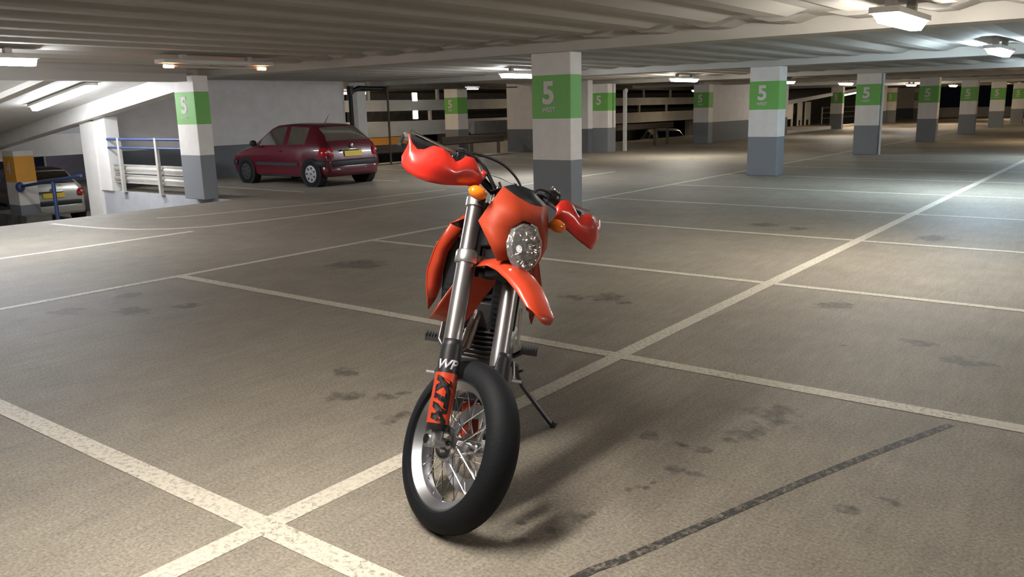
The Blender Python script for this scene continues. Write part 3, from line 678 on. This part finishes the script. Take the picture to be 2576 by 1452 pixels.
# recessed black rear of the mask (instrument cowl)
m = F(); rows = [[L(.898,.156,-.104), L(.873,.183,-.055), L(.861,.196,0), L(.873,.183,.055), L(.898,.156,.104)],
                 [L(.900,.150,-.104), L(.930,.142,-.052), L(.942,.138,0), L(.943,.138,.04), L(.908,.148,.108)],
                 [L(.915,.05,-.080), L(.925,.05,-.04), L(.928,.05,0), L(.925,.05,.04), L(.915,.05,.080)]]
m.grid(rows); bb(m, 'instrument_cowl', BLK, solid=.003)
m = F(); m.hull8([L(.70,.045,-.085), L(.70,.12,-.075), L(.70,.12,.075), L(.70,.045,.085), L(.86,.045,-.08), L(.86,.12,-.08), L(.86,.12,.08), L(.86,.045,.08)])
m.hull8([L(.60,.05,-.045), L(.60,.125,-.04), L(.60,.125,.04), L(.60,.05,.045), L(.70,.05,-.06), L(.70,.14,-.06), L(.70,.14,.06), L(.70,.05,.06)])
bb(m, 'headlight_housing', BLK, bevel=.006)
# headlight: faceted reflector and clear lens
out_ = [(.799,.032),(.757,.072),(.700,.079),(.655,.060),(.618,.022),(.618,-.022),(.655,-.060),(.700,-.079),(.757,-.072),(.799,-.032)]
def ring(k, f, dt=0): return [L(.697+(t-.705)*k+dt, f+.028, y*k) for t, y in out_]
mt = bpy.data.materials.new('reflector_facets'); mt.use_nodes = True; nt = mt.node_tree; b = nt.nodes['Principled BSDF']
b.inputs['Metallic'].default_value = 1; b.inputs['Roughness'].default_value = .12
tc = nd(nt, 'ShaderNodeTexCoord'); vo = nd(nt, 'ShaderNodeTexVoronoi'); vo.inputs['Scale'].default_value = 34; nt.links.new(tc.outputs['Object'], vo.inputs['Vector'])
mr = nd(nt, 'ShaderNodeMapRange'); mr.inputs[3].default_value = .22; mr.inputs[4].default_value = .75; sp = nd(nt, 'ShaderNodeSeparateColor')
nt.links.new(vo.outputs['Color'], sp.inputs[0]); nt.links.new(sp.outputs[0], mr.inputs[0]); cc = nd(nt, 'ShaderNodeCombineColor')
for i in range(3): nt.links.new(mr.outputs[0], cc.inputs[i])
nt.links.new(cc.outputs[0], b.inputs['Base Color'])
bp = nd(nt, 'ShaderNodeBump'); bp.inputs['Strength'].default_value = 1.; bp.inputs['Distance'].default_value = .02; nt.links.new(vo.outputs['Distance'], bp.inputs['Height']); nt.links.new(bp.outputs[0], b.inputs['Normal'])
m = F(); r0 = ring(1, .166); r1 = ring(.8, .140); r2 = ring(.35, .115); n = len(out_)
m.add(r0+r1+r2, [(i, (i+1)%n, n+(i+1)%n, n+i) for i in range(n)]+[(n+i, n+(i+1)%n, 2*n+(i+1)%n, 2*n+i) for i in range(n)]+[tuple(range(2*n, 3*n))])
hl = bb(m, 'headlight', mt, smooth=False)
gm = bpy.data.materials.new('clear_lens'); gm.use_nodes = True; nt = gm.node_tree; nt.nodes.clear()
o_ = nd(nt, 'ShaderNodeOutputMaterial'); tr = nd(nt, 'ShaderNodeBsdfTransparent'); gl = nd(nt, 'ShaderNodeBsdfGlossy'); df = nd(nt, 'ShaderNodeBsdfDiffuse'); m1 = nd(nt, 'ShaderNodeMixShader'); m2 = nd(nt, 'ShaderNodeMixShader')
gl.inputs['Roughness'].default_value = .08; df.inputs[0].default_value = (.6,.6,.6,1); m1.inputs[0].default_value = .22; m2.inputs[0].default_value = .16
vb = nd(nt, 'ShaderNodeTexVoronoi'); vb.inputs['Scale'].default_value = 45; tc = nd(nt, 'ShaderNodeTexCoord'); nt.links.new(tc.outputs['Object'], vb.inputs['Vector'])
bp = nd(nt, 'ShaderNodeBump'); bp.inputs['Strength'].default_value = .5; bp.inputs['Distance'].default_value = .01; nt.links.new(vb.outputs['Distance'], bp.inputs['Height']); nt.links.new(bp.outputs[0], gl.inputs['Normal'])
nt.links.new(tr.outputs[0], m1.inputs[1]); nt.links.new(gl.outputs[0], m1.inputs[2]); nt.links.new(m1.outputs[0], m2.inputs[1]); nt.links.new(df.outputs[0], m2.inputs[2]); nt.links.new(m2.outputs[0], o_.inputs[0])
m = F(); a0 = ring(1.0, .168); a1 = ring(.86, .188); a2 = ring(.45, .198)
m.add(a0+a1+a2, [(i, (i+1)%n, n+(i+1)%n, n+i) for i in range(n)]+[(n+i, n+(i+1)%n, 2*n+(i+1)%n, 2*n+i) for i in range(n)]+[tuple(range(2*n, 3*n))])
bb(m, 'lens', gm, hl)
m = F(); m.tube([L(.700,.143,0), L(.700,.172,0)], .014, 12); bb(m, 'bulb_cap', CHR, hl)
# indicators
for sd in (-1, 1):
    m = F(); m.ell(L(.853,.135,.188*sd), (.030,.036,.024), 20, 12); ind = bb(m, 'indicator', AMB)
    m = F(); m.tube([L(.853,.11,.175*sd), L(.86,.09,.13*sd), L(.862,.05,.12*sd)], [.010,.008,.008], 10); bb(m, 'indicator_stalk', BLK, ind)
# front fender
FP = [(.455,-.215,.074),(.505,-.165,.076),(.560,-.105,.077),(.610,-.050,.078),(.642,.0,.078),(.657,.05,.080),(.652,.11,.082),(.628,.17,.082),(.590,.230,.078),(.545,.285,.070),(.495,.330,.060),(.446,.360,.048),(.418,.376,.022)]
rows = []
for i, (t, f, hw) in enumerate(FP):
    row = []
    for j in range(-6, 7):
        s_ = j/6; e = abs(s_); dt = .012*(1-e*e)-.030*max(0, e-.6)/.4
        if i < 5: dt = .006*(1-e*e)
        if i > 10: dt = .004*(1-e*e) if i == 11 else -.006*(1-e*e)
        row.append(L(t+dt*1.0, f, hw*s_))
    rows.append(row)
m = F(); m.grid(rows); bb(m, 'front_fender', ORG, solid=.004, angle=60)
m = F(); m.ell(L(.628,.0,0), (.02,.045,.02)); m.tube([L(.60,.01,-.05), L(.645,.01,-.05)], .008, 8); m.tube([L(.60,.01,.05), L(.645,.01,.05)], .008, 8); bb(m, 'fender_bolt', BLK)
# front caliper and hose (bike's left leg)
m = F(); m.hull8([L(.04,-.10,.065), L(.04,-.03,.065), L(.04,-.03,.105), L(.04,-.10,.105), L(.17,-.115,.065), L(.17,-.05,.065), L(.17,-.05,.105), L(.17,-.115,.105)]); bb(m, 'front_brake_caliper', ORG, bevel=.008)
cable([L(.16,-.07,.10), L(.24,-.05,.13), L(.38,.0,.145), L(.62,.03,.12), L(.80,.05,.06), L(.96,.055,-.05)], 'brake_hose', .0045)

# body (unsteered)
B = lambda: MB()
m = B(); m.tube([P0+AX*.985+PF*-.012, P0+AX*1.165+PF*-.012], .034, 16); bb(m, 'steering_head', BLKG)
def tubes(name, mat, lists, r):
    m = B()
    for l in lists: m.tube(l, r, 10)
    bb(m, name, mat)
tubes('frame', BLKG, [[(-.38,0,.93),(-.50,0,.70),(-.56,0,.36),(-.62,.05,.26),(-.90,.09,.27),(-.97,.10,.50)],[(-.62,-.05,.26),(-.90,-.09,.27),(-.97,-.10,.50)],
    [(-.36,.02,.93),(-.60,.10,.86),(-.95,.11,.55)],[(-.36,-.02,.93),(-.60,-.10,.86),(-.95,-.11,.55)]], .017)
tubes('subframe', ALU, [[(-.85,.08,.86),(-1.55,.07,.90)],[(-.85,-.08,.86),(-1.55,-.07,.90)],[(-.95,.10,.55),(-1.50,.07,.86)],[(-.95,-.10,.55),(-1.50,-.07,.86)]], .011)
for sd in (-1, 1):
    m = B(); m.hull8([(-.44,.045*sd,.60),(-.40,.045*sd,.60),(-.42,.150*sd,.60),(-.46,.150*sd,.60),(-.42,.050*sd,.945),(-.38,.050*sd,.945),(-.40,.158*sd,.945),(-.44,.158*sd,.945)])
    m.v = [v+Vector((-.06,0,0)) for v in m.v]; rd = bb(m, 'radiator', pmat('radiator_core', (.015,.017,.02), .5), bevel=.004)
    m = B()
    for k in range(14): z = .625+k*.022; m.hull8([(-.398,.055*sd,z),(-.392,.055*sd,z),(-.408,.148*sd,z),(-.414,.148*sd,z),(-.398,.055*sd,z+.005),(-.392,.055*sd,z+.005),(-.408,.148*sd,z+.005),(-.414,.148*sd,z+.005)])
    m.v = [v+Vector((-.06,0,0)) for v in m.v]; bb(m, 'guard_louvre', BLK, rd, smooth=False)
    # shroud: flared plate with inner lip
    pts = [[(-.40,.085,1.045),(-.55,.095,1.05),(-.75,.11,1.00),(-.98,.11,.95)],
           [(-.415,.150,1.010),(-.55,.15,1.000),(-.75,.145,.94),(-.98,.12,.90)],
           [(-.445,.205,.905),(-.56,.200,.89),(-.74,.17,.87),(-.95,.13,.86)],
           [(-.460,.228,.815),(-.56,.215,.81),(-.72,.18,.81),(-.90,.14,.82)],
           [(-.470,.226,.745),(-.55,.212,.745),(-.66,.185,.76),(-.78,.155,.78)],
           [(-.480,.217,.690),(-.53,.206,.70),(-.58,.195,.715),(-.64,.18,.735)],
           [(-.488,.210,.650),(-.50,.204,.66),(-.52,.198,.67),(-.54,.194,.68)]]
    m = B(); m.grid([[(x+.04, y*sd*.97+.010, z) for x, y, z in r] for r in pts]); sh = bb(m, 'radiator_shroud', ORG, solid=.004, angle=50)
    q_ = lambda x, y, z: (x+.04, y*sd*.97+.010, z)
    m = B(); m.grid([[q_(-.415,.150,1.008),q_(-.43,.10,.99)],[q_(-.447,.203,.905),q_(-.47,.155,.89)],[q_(-.462,.226,.815),q_(-.49,.168,.81)],[q_(-.472,.224,.745),q_(-.50,.176,.74)],[q_(-.482,.215,.692),q_(-.50,.182,.70)]])
    bb(m, 'inner_lip', ORG, sh, solid=.003)
m = B(); m.tube([(-.43,-.14,.925),(-.41,-.185,.925)], .011, 10); bb(m, 'radiator_hose_joint', CHR)
m = B()
st_ = [(-.40,.07,.90,1.02),(-.52,.10,.84,1.045),(-.68,.115,.80,1.03),(-.84,.10,.80,.975),(-.92,.08,.82,.95)]
rows = []
for x, hw, z0, z1 in st_:
    rows.append([(x, hw*cos(a), (z0+z1)/2+(z1-z0)/2*sin(a)) for a in [2*pi*k/20 for k in range(21)]])
m.grid(rows); bb(m, 'fuel_tank', BLK)
m = B(); m.tube([(-.50,0,1.035),(-.50,0,1.062)], [.04,.036], 20); bb(m, 'tank_cap', ORG)
m = B(); rows = []
for x, hw, z in [(-.78,.055,.985),(-.90,.085,.945),(-1.1,.10,.925),(-1.3,.10,.935),(-1.5,.085,.95),(-1.62,.06,.955)]:
    rows.append([(x,-hw,z-.07),(x,-hw,z-.015),(x,-hw*.75,z),(x,0,z+.008),(x,hw*.75,z),(x,hw,z-.015),(x,hw,z-.07)])
m.grid(rows); bb(m, 'seat', pmat('seat_vinyl', (.02,.02,.02), .7, bump=.1, bscale=90))
m = B(); rows = []
for x, hw, z in [(-1.20,.10,.86),(-1.45,.11,.90),(-1.65,.10,.915),(-1.82,.085,.90),(-1.92,.06,.87)]:
    rows.append([(x,-hw,z-.045),(x,-hw*.8,z),(x,0,z+.012),(x,hw*.8,z),(x,hw,z-.045)])
m.grid(rows); bb(m, 'rear_fender', ORG, solid=.004)
for sd in (-1, 1):
    m = B(); m.grid([[(-1.02,.125*sd,.86),(-1.25,.125*sd,.86),(-1.48,.11*sd,.90)],[(-1.00,.135*sd,.74),(-1.22,.135*sd,.74),(-1.40,.12*sd,.80)],[(-1.0,.12*sd,.60),(-1.14,.125*sd,.62),(-1.26,.12*sd,.70)]]); bb(m, 'side_panel', BLK, solid=.004)
# engine
m = B(); m.hull8([(-.55,-.10,.27),(-.90,-.11,.27),(-.90,.11,.27),(-.55,.10,.27),(-.52,-.11,.46),(-.93,-.11,.50),(-.93,.11,.50),(-.52,.11,.46)])
m.tube([(-.70,-.15,.40),(-.70,.145,.40)], .095, 24); m.tube([(-.84,-.135,.36),(-.84,.135,.36)], .075, 20)
en = bb(m, 'engine', ENG, bevel=.012)
m = B(); m.hull8([(-.53,-.07,.44),(-.70,-.07,.46),(-.70,.07,.46),(-.53,.07,.44),(-.47,-.075,.70),(-.66,-.075,.74),(-.66,.075,.74),(-.47,.075,.70)])
for k in range(6): z = .47+k*.022; x = -.525+k*.008; m.hull8([(x+.012,-.082,z),(x-.20,-.082,z+.015),(x-.20,.082,z+.015),(x+.012,.082,z),(x+.012,-.082,z+.006),(x-.20,-.082,z+.021),(x-.20,.082,z+.021),(x+.012,.082,z+.006)])
bb(m, 'cylinder', ENG, en, bevel=.004)
m = B(); m.tube([(-.50,.0,.66),(-.455,-.01,.63),(-.440,-.03,.53),(-.47,-.09,.47),(-.56,-.135,.50),(-.80,-.15,.58),(-1.05,-.15,.66)], [.022,.023,.023,.023,.023,.024,.026], 14); hd = bb(m, 'exhaust_pipe', pmat('heat_stained_steel', (.30,.24,.22), .28, metal=1.))
m = B(); m.tube([(-1.05,-.15,.66),(-1.12,-.16,.69),(-1.62,-.17,.83),(-1.66,-.17,.84)], [.028,.048,.05,.03], 18); bb(m, 'silencer', ALU, hd)
m = B(); m.hull8([(-.50,-.085,.225),(-.88,-.09,.235),(-.88,.09,.235),(-.50,.085,.225),(-.47,-.06,.30),(-.88,-.11,.27),(-.88,.11,.27),(-.47,.06,.30)]); bb(m, 'skid_plate', BLK, bevel=.006)
tubes('swingarm', ALU, [[(-.93,.09,.40),(-1.20,.105,.37),(-1.50,.11,.32)],[(-.93,-.09,.40),(-1.20,-.105,.37),(-1.50,-.11,.32)],[(-1.0,-.10,.39),(-1.0,.10,.39)]], .025)
m = B(); m.tube([(-1.0,0,.42),(-.97,0,.78)], .03, 14); bb(m, 'shock_absorber', STEEL)
m = B(); m.tube([(-1.46,-.13,.32),(-1.46,.13,.32)], .014, 12); m.lathe([(.082,.05),(.082,.105),(.087,.105),(.087,.05)], (-1.46,0,.32), n=40, closed=True); bb(m, 'rear_axle', STEEL)
# footpegs and levers
for sd in (-1, 1):
    m = B(); zc = .415
    m.box((-.88,(.175 if sd>0 else -.250),zc-.008), (-.825,(.250 if sd>0 else -.175),zc+.010))
    for k in range(6): y = sd*(.180+k*.013); m.box((-.885,min(y,y+sd*.005),zc+.010),(-.820,max(y,y+sd*.005),zc+.020))
    m.tube([(-.86,.11*sd,.385),(-.86,.15*sd,.385),(-.855,.185*sd,zc-.004)], .012, 10); bb(m, 'footpeg', STEEL, smooth=False)
m = B(); m.tube([(-.72,.155,.40),(-.66,.165,.37),(-.58,.17,.365)], .007, 8); m.tube([(-.58,.165,.365),(-.58,.205,.365)], .008, 8); bb(m, 'gear_lever', ALU)
m = B(); m.tube([(-.86,-.15,.37),(-.72,-.165,.33),(-.60,-.165,.345)], .007, 8); m.tube([(-.60,-.16,.345),(-.60,-.195,.345)], .008, 8); bb(m, 'brake_pedal', ALU)
m = B(); m.tube([(-.87,.135,.345),(-.872,.165,.335),(-.883,.175,.290),(-.887,.205,.240),(-.8995,.345,.088),(-.9009,.3655,.072)], [.014,.013,.011,.0105,.010,.012], 12)
m.tube([(-.9005,.358,.078),(-.9025,.374,.068)], [.016,.022], 12); m.tube([(-.885,.17,.30),(-.865,.20,.322)], .006, 8)
bb(m, 'side_stand', STEEL)
m = B(); m.tube([(-.47,.165,.70),(-.475,.170,.60),(-.478,.172,.565)], .006, 8); m.tube([(-.478,.172,.565),(-.478,.172,.55)], .010, 8); bb(m, 'overflow_hose', ALU)

# ------------------------------------------------------------------ cars
def glass_mat():
    if 'car_glass' in MATS: return MATS['car_glass']
    m = bpy.data.materials.new('car_glass'); m.use_nodes = True; nt = m.node_tree; nt.nodes.clear()
    o = nd(nt, 'ShaderNodeOutputMaterial'); t = nd(nt, 'ShaderNodeBsdfTransparent'); t.inputs[0].default_value = (.74,.82,.78,1)
    g = nd(nt, 'ShaderNodeBsdfGlossy'); g.inputs['Roughness'].default_value = .04; f = nd(nt, 'ShaderNodeFresnel'); f.inputs[0].default_value = 1.5
    mx = nd(nt, 'ShaderNodeMixShader'); nt.links.new(f.outputs[0], mx.inputs[0]); nt.links.new(t.outputs[0], mx.inputs[1]); nt.links.new(g.outputs[0], mx.inputs[2]); nt.links.new(mx.outputs[0], o.inputs[0])
    MATS['car_glass'] = m; return m
def make_car(label, paint, loc, heading, s=.914, group=None, dark_front=False, plate=True):
    R = thing('car', label, 'car', loc, (0, 0, heading), group)
    # stations: x, half width, sill z, shoulder z, belt z, roof-edge half width, roof-edge z, roof z
    S = [(1.885,.50,.30,.46,.52,.42,.535,.545),(1.84,.66,.24,.50,.60,.55,.625,.635),(1.70,.755,.21,.56,.68,.63,.715,.735),(1.45,.800,.20,.60,.76,.66,.800,.825),(1.10,.815,.20,.63,.825,.68,.875,.900),
         (.88,.815,.20,.64,.870,.685,.925,.950),(.62,.818,.19,.64,.885,.655,1.075,1.100),(.28,.820,.19,.645,.895,.590,1.290,1.330),(.10,.820,.19,.645,.898,.575,1.345,1.395),(-.32,.820,.19,.645,.905,.570,1.365,1.417),(-.44,.820,.19,.645,.908,.570,1.365,1.417),
         (-.80,.820,.19,.65,.915,.568,1.355,1.408),(-1.12,.818,.20,.65,.925,.562,1.335,1.390),(-1.34,.812,.21,.65,.935,.555,1.300,1.350),(-1.55,.800,.22,.65,.940,.585,1.155,1.185),(-1.72,.785,.23,.65,.930,.640,.985,1.000),(-1.80,.765,.24,.62,.800,.640,.860,.870),(-1.845,.74,.26,.60,.70,.62,.735,.745),(-1.875,.70,.30,.50,.58,.60,.600,.605)]
    def sect(x, w_, z0, zs, zb, wr, ze, zr):
        h = [(0,z0),(w_*.86,z0),(w_*.965,z0+.05),(w_*.99,(z0+zs)/2),(w_,zs),(w_*.985,(zs+zb)/2+.01),(w_*.95,zb),(wr+(w_*.95-wr)*.03,ze-.0),(wr*.90,ze+(zr-ze)*.62),(wr*.5,zr-(zr-ze)*.12),(0,zr)]
        return [Vector((x, y, z)) for y, z in h]
    rows = [sect(*q) for q in S]; nJ = len(rows[0])
    bm = bmesh.new(); V = {}
    for sd in (1, -1):
        for i, r in enumerate(rows):
            for j, p in enumerate(r): V[(i, j, sd)] = bm.verts.new((p.x*s, p.y*s*sd, p.z*s))
    glassL, glassF, glassR = [], [], []
    for sd in (1, -1):
        for i in range(len(rows)-1):
            for j in range(nJ-1):
                q = [V[(i,j,sd)], V[(i,j+1,sd)], V[(i+1,j+1,sd)], V[(i+1,j,sd)]]
                if sd < 0: q = q[::-1]
                try: f = bm.faces.new(q)
                except ValueError: continue
                f.smooth = True
                if j == 6 and i in (6,7,8): glassL.append((f, 0))
                if j == 6 and i in (10,11): glassL.append((f, 1))
                if j >= 7 and i in (5,6): glassF.append((f, 2))
                if j >= 7 and i in (13,14): glassR.append((f, 3))
        cap0 = [V[(0,j,sd)] for j in range(nJ)]; cap1 = [V[(len(rows)-1,j,sd)] for j in range(nJ)]
        bm.faces.new(cap0 if sd < 0 else cap0[::-1]); bm.faces.new(cap1[::-1] if sd < 0 else cap1)
    bmesh.ops.remove_doubles(bm, verts=bm.verts, dist=1e-5)
    glass = []
    groups = {}
    for lst in (glassL, glassF, glassR):
        for f, k in lst:
            if f.is_valid: sd = 1 if f.calc_center_median().y > 0 else -1; groups.setdefault((k, sd if k < 2 else 0), []).append(f)
    for key, fs in groups.items():
        r = bmesh.ops.inset_region(bm, faces=fs, thickness=.032*s, depth=0)
        glass.append((key, fs))
    def detach(faces, name, mats):
        nb = bmesh.new(); mp = {}
        for f in faces:
            vs = []
            for v in f.verts:
                if v not in mp: mp[v] = nb.verts.new(v.co)
                vs.append(mp[v])
            nf = nb.faces.new(vs); nf.smooth = True
        me = bpy.data.meshes.new(name); nb.to_mesh(me); nb.free(); me.materials.append(mats)
        o = bpy.data.objects.new(name, me); COL.objects.link(o); o.parent = R; return o
    kill = []
    for (k, sd), fs in glass:
        detach(fs, ['side_window','rear_side_window','windscreen','rear_window'][k], glass_mat()); kill += fs
    bmesh.ops.delete(bm, geom=kill, context='FACES')
    for e in bm.edges:
        if len(e.link_faces) == 2 and e.calc_face_angle(0) > radians(42): e.smooth = False
    me = bpy.data.meshes.new('body'); bm.to_mesh(me); bm.free(); me.materials.append(paint)
    o = bpy.data.objects.new('body', me); COL.objects.link(o); o.parent = R
    def cb(mb, name, mat, par=R, **k): return mb.build(name, mat, par, scale=s, **k)
    dark = pmat('car_dark_trim', (.022,.024,.028), .6); lin = pmat('car_lining', (.012,.012,.012), .9)
    # interior
    m = MB(); m.box((-1.5,-.72,.40),(.95,.72,.50)); cb(m, 'cabin_floor', lin, smooth=False)
    m = MB(); m.box((.45,-.68,.5),(.85,.68,.93)); cb(m, 'dashboard', lin, bevel=.03)
    for y in (.36, -.36):
        m = MB(); m.hull8([(-.10,y-.24,.5),(-.62,y-.24,.5),(-.62,y+.24,.5),(-.10,y+.24,.5),(-.10,y-.22,.62),(-.50,y-.22,.60),(-.50,y+.22,.60),(-.10,y+.22,.62)]); m.hull8([(-.42,y-.22,.55),(-.56,y-.22,.55),(-.56,y+.22,.55),(-.42,y+.22,.55),(-.60,y-.19,1.10),(-.70,y-.19,1.10),(-.70,y+.19,1.10),(-.60,y+.19,1.10)]); m.box((-.74,y-.13,1.10),(-.64,y+.13,1.29)); cb(m, 'front_seat', lin, bevel=.02)
    m = MB(); m.hull8([(-1.15,-.62,.5),(-1.30,-.62,.5),(-1.30,.62,.5),(-1.15,.62,.5),(-1.28,-.58,1.0),(-1.38,-.58,1.0),(-1.38,.58,1.0),(-1.28,.58,1.0)]); cb(m, 'rear_seat', lin, bevel=.02)
    # wheels and arches
    for x in (1.14, -1.33):
        for sd in (1, -1):
            m = MB(); m.lathe([(.63*sd,.0),(.63*sd,.345),(.8245*sd,.345),(.8245*sd,.0)], (x,0,.30), n=40); cb(m, 'wheel_arch', lin)
            m = MB(); a, b = .66*sd, .832*sd; m.lathe([(a,.19),(a,.265),(a+.02*sd,.290),(b-.02*sd,.290),(b,.268),(b,.195)], (x,0,.29), n=40, closed=True); wl = cb(m, 'wheel', RUB)
            m = MB(); m.lathe([(b-.03*sd,.0),(b+.002*sd,.03),(b-.006*sd,.09),(b+.004*sd,.165),(b-.002*sd,.195),(b-.05*sd,.197)], (x,0,.29), n=36)
            hc = cb(m, 'hubcap', pmat('hubcap_silver', (.40,.40,.41), .4, metal=.35) if (x < 0 or not dark_front) else pmat('dark_steel_wheel', (.03,.03,.03), .6), wl)
            for k in range(7):
                t = k*2*pi/7; m = MB(); m.ell((x+.135*cos(t), b+.001*sd, .29+.135*sin(t)), (.030,.010,.020), 10, 6, Matrix.Rotation(-t, 3, 'Y')); cb(m, 'slot', lin, hc)
    # bumpers and mouldings
    m = MB(); rows2 = []
    for z, o_ in ((.46,.0),(.48,.012),(.56,.012),(.58,.0)):
        rows2.append([(-1.45,.812+o_,z),(-1.62,.805+o_,z),(-1.78,.765+o_,z),(-1.865-o_,.66,z),(-1.885-o_,.30,z),(-1.889-o_,0,z),(-1.885-o_,-.30,z),(-1.865-o_,-.66,z),(-1.78,-.765-o_,z),(-1.62,-.805-o_,z),(-1.45,-.812-o_,z)])
    m.grid(rows2); cb(m, 'rear_bumper_strip', dark, solid=.01)
    m = MB(); rows2 = []
    for z, o_ in ((.23,-.02),(.30,.004),(.45,.004),(.47,-.01)):
        rows2.append([(-1.66,.795+o_,z),(-1.80,.755+o_,z),(-1.875-o_,.65,z),(-1.893-o_,.30,z),(-1.897-o_,0,z),(-1.893-o_,-.30,z),(-1.875-o_,-.65,z),(-1.80,-.755-o_,z),(-1.66,-.795-o_,z)])
    m.grid(rows2); cb(m, 'rear_bumper', paint, solid=.01)
    m = MB(); rows2 = []
    for z, o_ in ((.44,.0),(.46,.014),(.54,.014),(.56,.0)):
        rows2.append([(1.50,.800+o_,z),(1.72,.752+o_,z),(1.84,.66+o_,z),(1.89+o_,.45,z),(1.90+o_,0,z),(1.89+o_,-.45,z),(1.84,-.66-o_,z),(1.72,-.752-o_,z),(1.50,-.800-o_,z)])
    m.grid(rows2); cb(m, 'front_bumper_strip', dark, solid=.01)
    for sd in (1, -1):
        m = MB(); m.box((-.88,min(.812*sd,.832*sd),.45),(.70,max(.812*sd,.832*sd),.53)); cb(m, 'side_moulding', dark, bevel=.006)
        m = MB(); m.ell((.66,.90*sd,.965), (.06,.095,.075), 14, 10); m.tube([(.70,.78*sd,.92),(.68,.86*sd,.94)], .02, 8); cb(m, 'door_mirror', dark)
        m = MB(); m.box((-.30,min(.822*sd,.838*sd),.775),(-.15,max(.822*sd,.838*sd),.80)); cb(m, 'door_handle', paint, bevel=.004)
        m = MB(); rr = [[(-1.60,.806*sd,.66),(-1.76,.782*sd,.66),(-1.852,.70*sd,.67),(-1.862,.58*sd,.68)],[(-1.60,.806*sd,.76),(-1.76,.782*sd,.76),(-1.845,.70*sd,.77),(-1.852,.58*sd,.77)],[(-1.66,.796*sd,.86),(-1.755,.772*sd,.87),(-1.815,.70*sd,.87),(-1.825,.62*sd,.86)]]
        m.grid(rr); tl = cb(m, 'tail_light', pmat('tail_lens_red', (.42,.008,.02), .15, coat=.6), solid=.012)
        m = MB(); m.ell((-1.828,.70*sd,.785), (.030,.045,.035), 12, 8); cb(m, 'reversing_lens', pmat('grey_lens', (.45,.42,.42), .2), tl)
        m = MB(); m.hull8([(1.70,.60*sd,.55),(1.84,.58*sd,.55),(1.885,.40*sd,.54),(1.80,.40*sd,.54),(1.66,.64*sd,.69),(1.79,.60*sd,.655),(1.845,.42*sd,.63),(1.78,.42*sd,.66)]); cb(m, 'headlamp', pmat('headlamp_glass', (.6,.62,.65), .1, metal=.5), smooth=False)
        m = MB(); m.grid([[(.66+(.0),.775*sd+.02*sd,.21),(-.92,.80*sd,.21)],[(.66,.80*sd+.014*sd,.24),(-.92,.818*sd,.24)]]); cb(m, 'sill', dark, solid=.01)
    m = MB(); m.tube([(-.95,.02,1.405),(-1.12,.02,1.60)], [.008,.003], 6); cb(m, 'aerial', dark)
    m = MB(); m.box((-1.875,-.24,.80),(-1.845,.36,.835)); cb(m, 'tailgate_handle', CHR, bevel=.01)
    if plate:
        m = MB(); m.hull8([(-1.880,-.26,.665),(-1.865,-.26,.665),(-1.865,.26,.665),(-1.880,.26,.665),(-1.866,-.26,.785),(-1.85,-.26,.785),(-1.85,.26,.785),(-1.866,.26,.785)])
        np_ = cb(m, 'number_plate', pmat('yellow_plate', (.72,.52,.05), .4), smooth=False)
    m = MB(); m.ell((-1.832,0,.90), (.012,.045,.045), 12, 8); cb(m, 'tailgate_badge', CHR)
    m = MB(); m.tube([(-1.66,.30,1.03),(-1.74,-.25,.965)], .010, 6); cb(m, 'rear_wiper', dark)
    return R
RED = pmat('dark_red_car_paint', (.088,.003,.012), .30, coat=.6)
make_car('dark red three-door hatchback parked against the wall, seen from behind', RED, (-15.06, 12.041, 0), 3.125, dark_front=True)
SILV = pmat('pale_silver_car_paint', (.42,.41,.36), .3, metal=.3, coat=.5)
make_car('pale silver car with yellow plate on the lower level behind the orange-banded pillar', SILV, (-25.9, 10.75, -1.317), 3.05, s=1.06)
make_car('dark purple-red car on the lower level, cut off by the left edge', pmat('plum_car_paint', (.05,.012,.03), .3, coat=.5), (-31.0, 9.2, -1.317), 3.05, s=1.03)
make_car('distant silver car seen through the opening beyond the nearest pillar', pmat('light_silver_paint', (.55,.55,.54), .3, metal=.3, coat=.5), (-21.2, 41.5, -1.317), -.75, s=1.10)
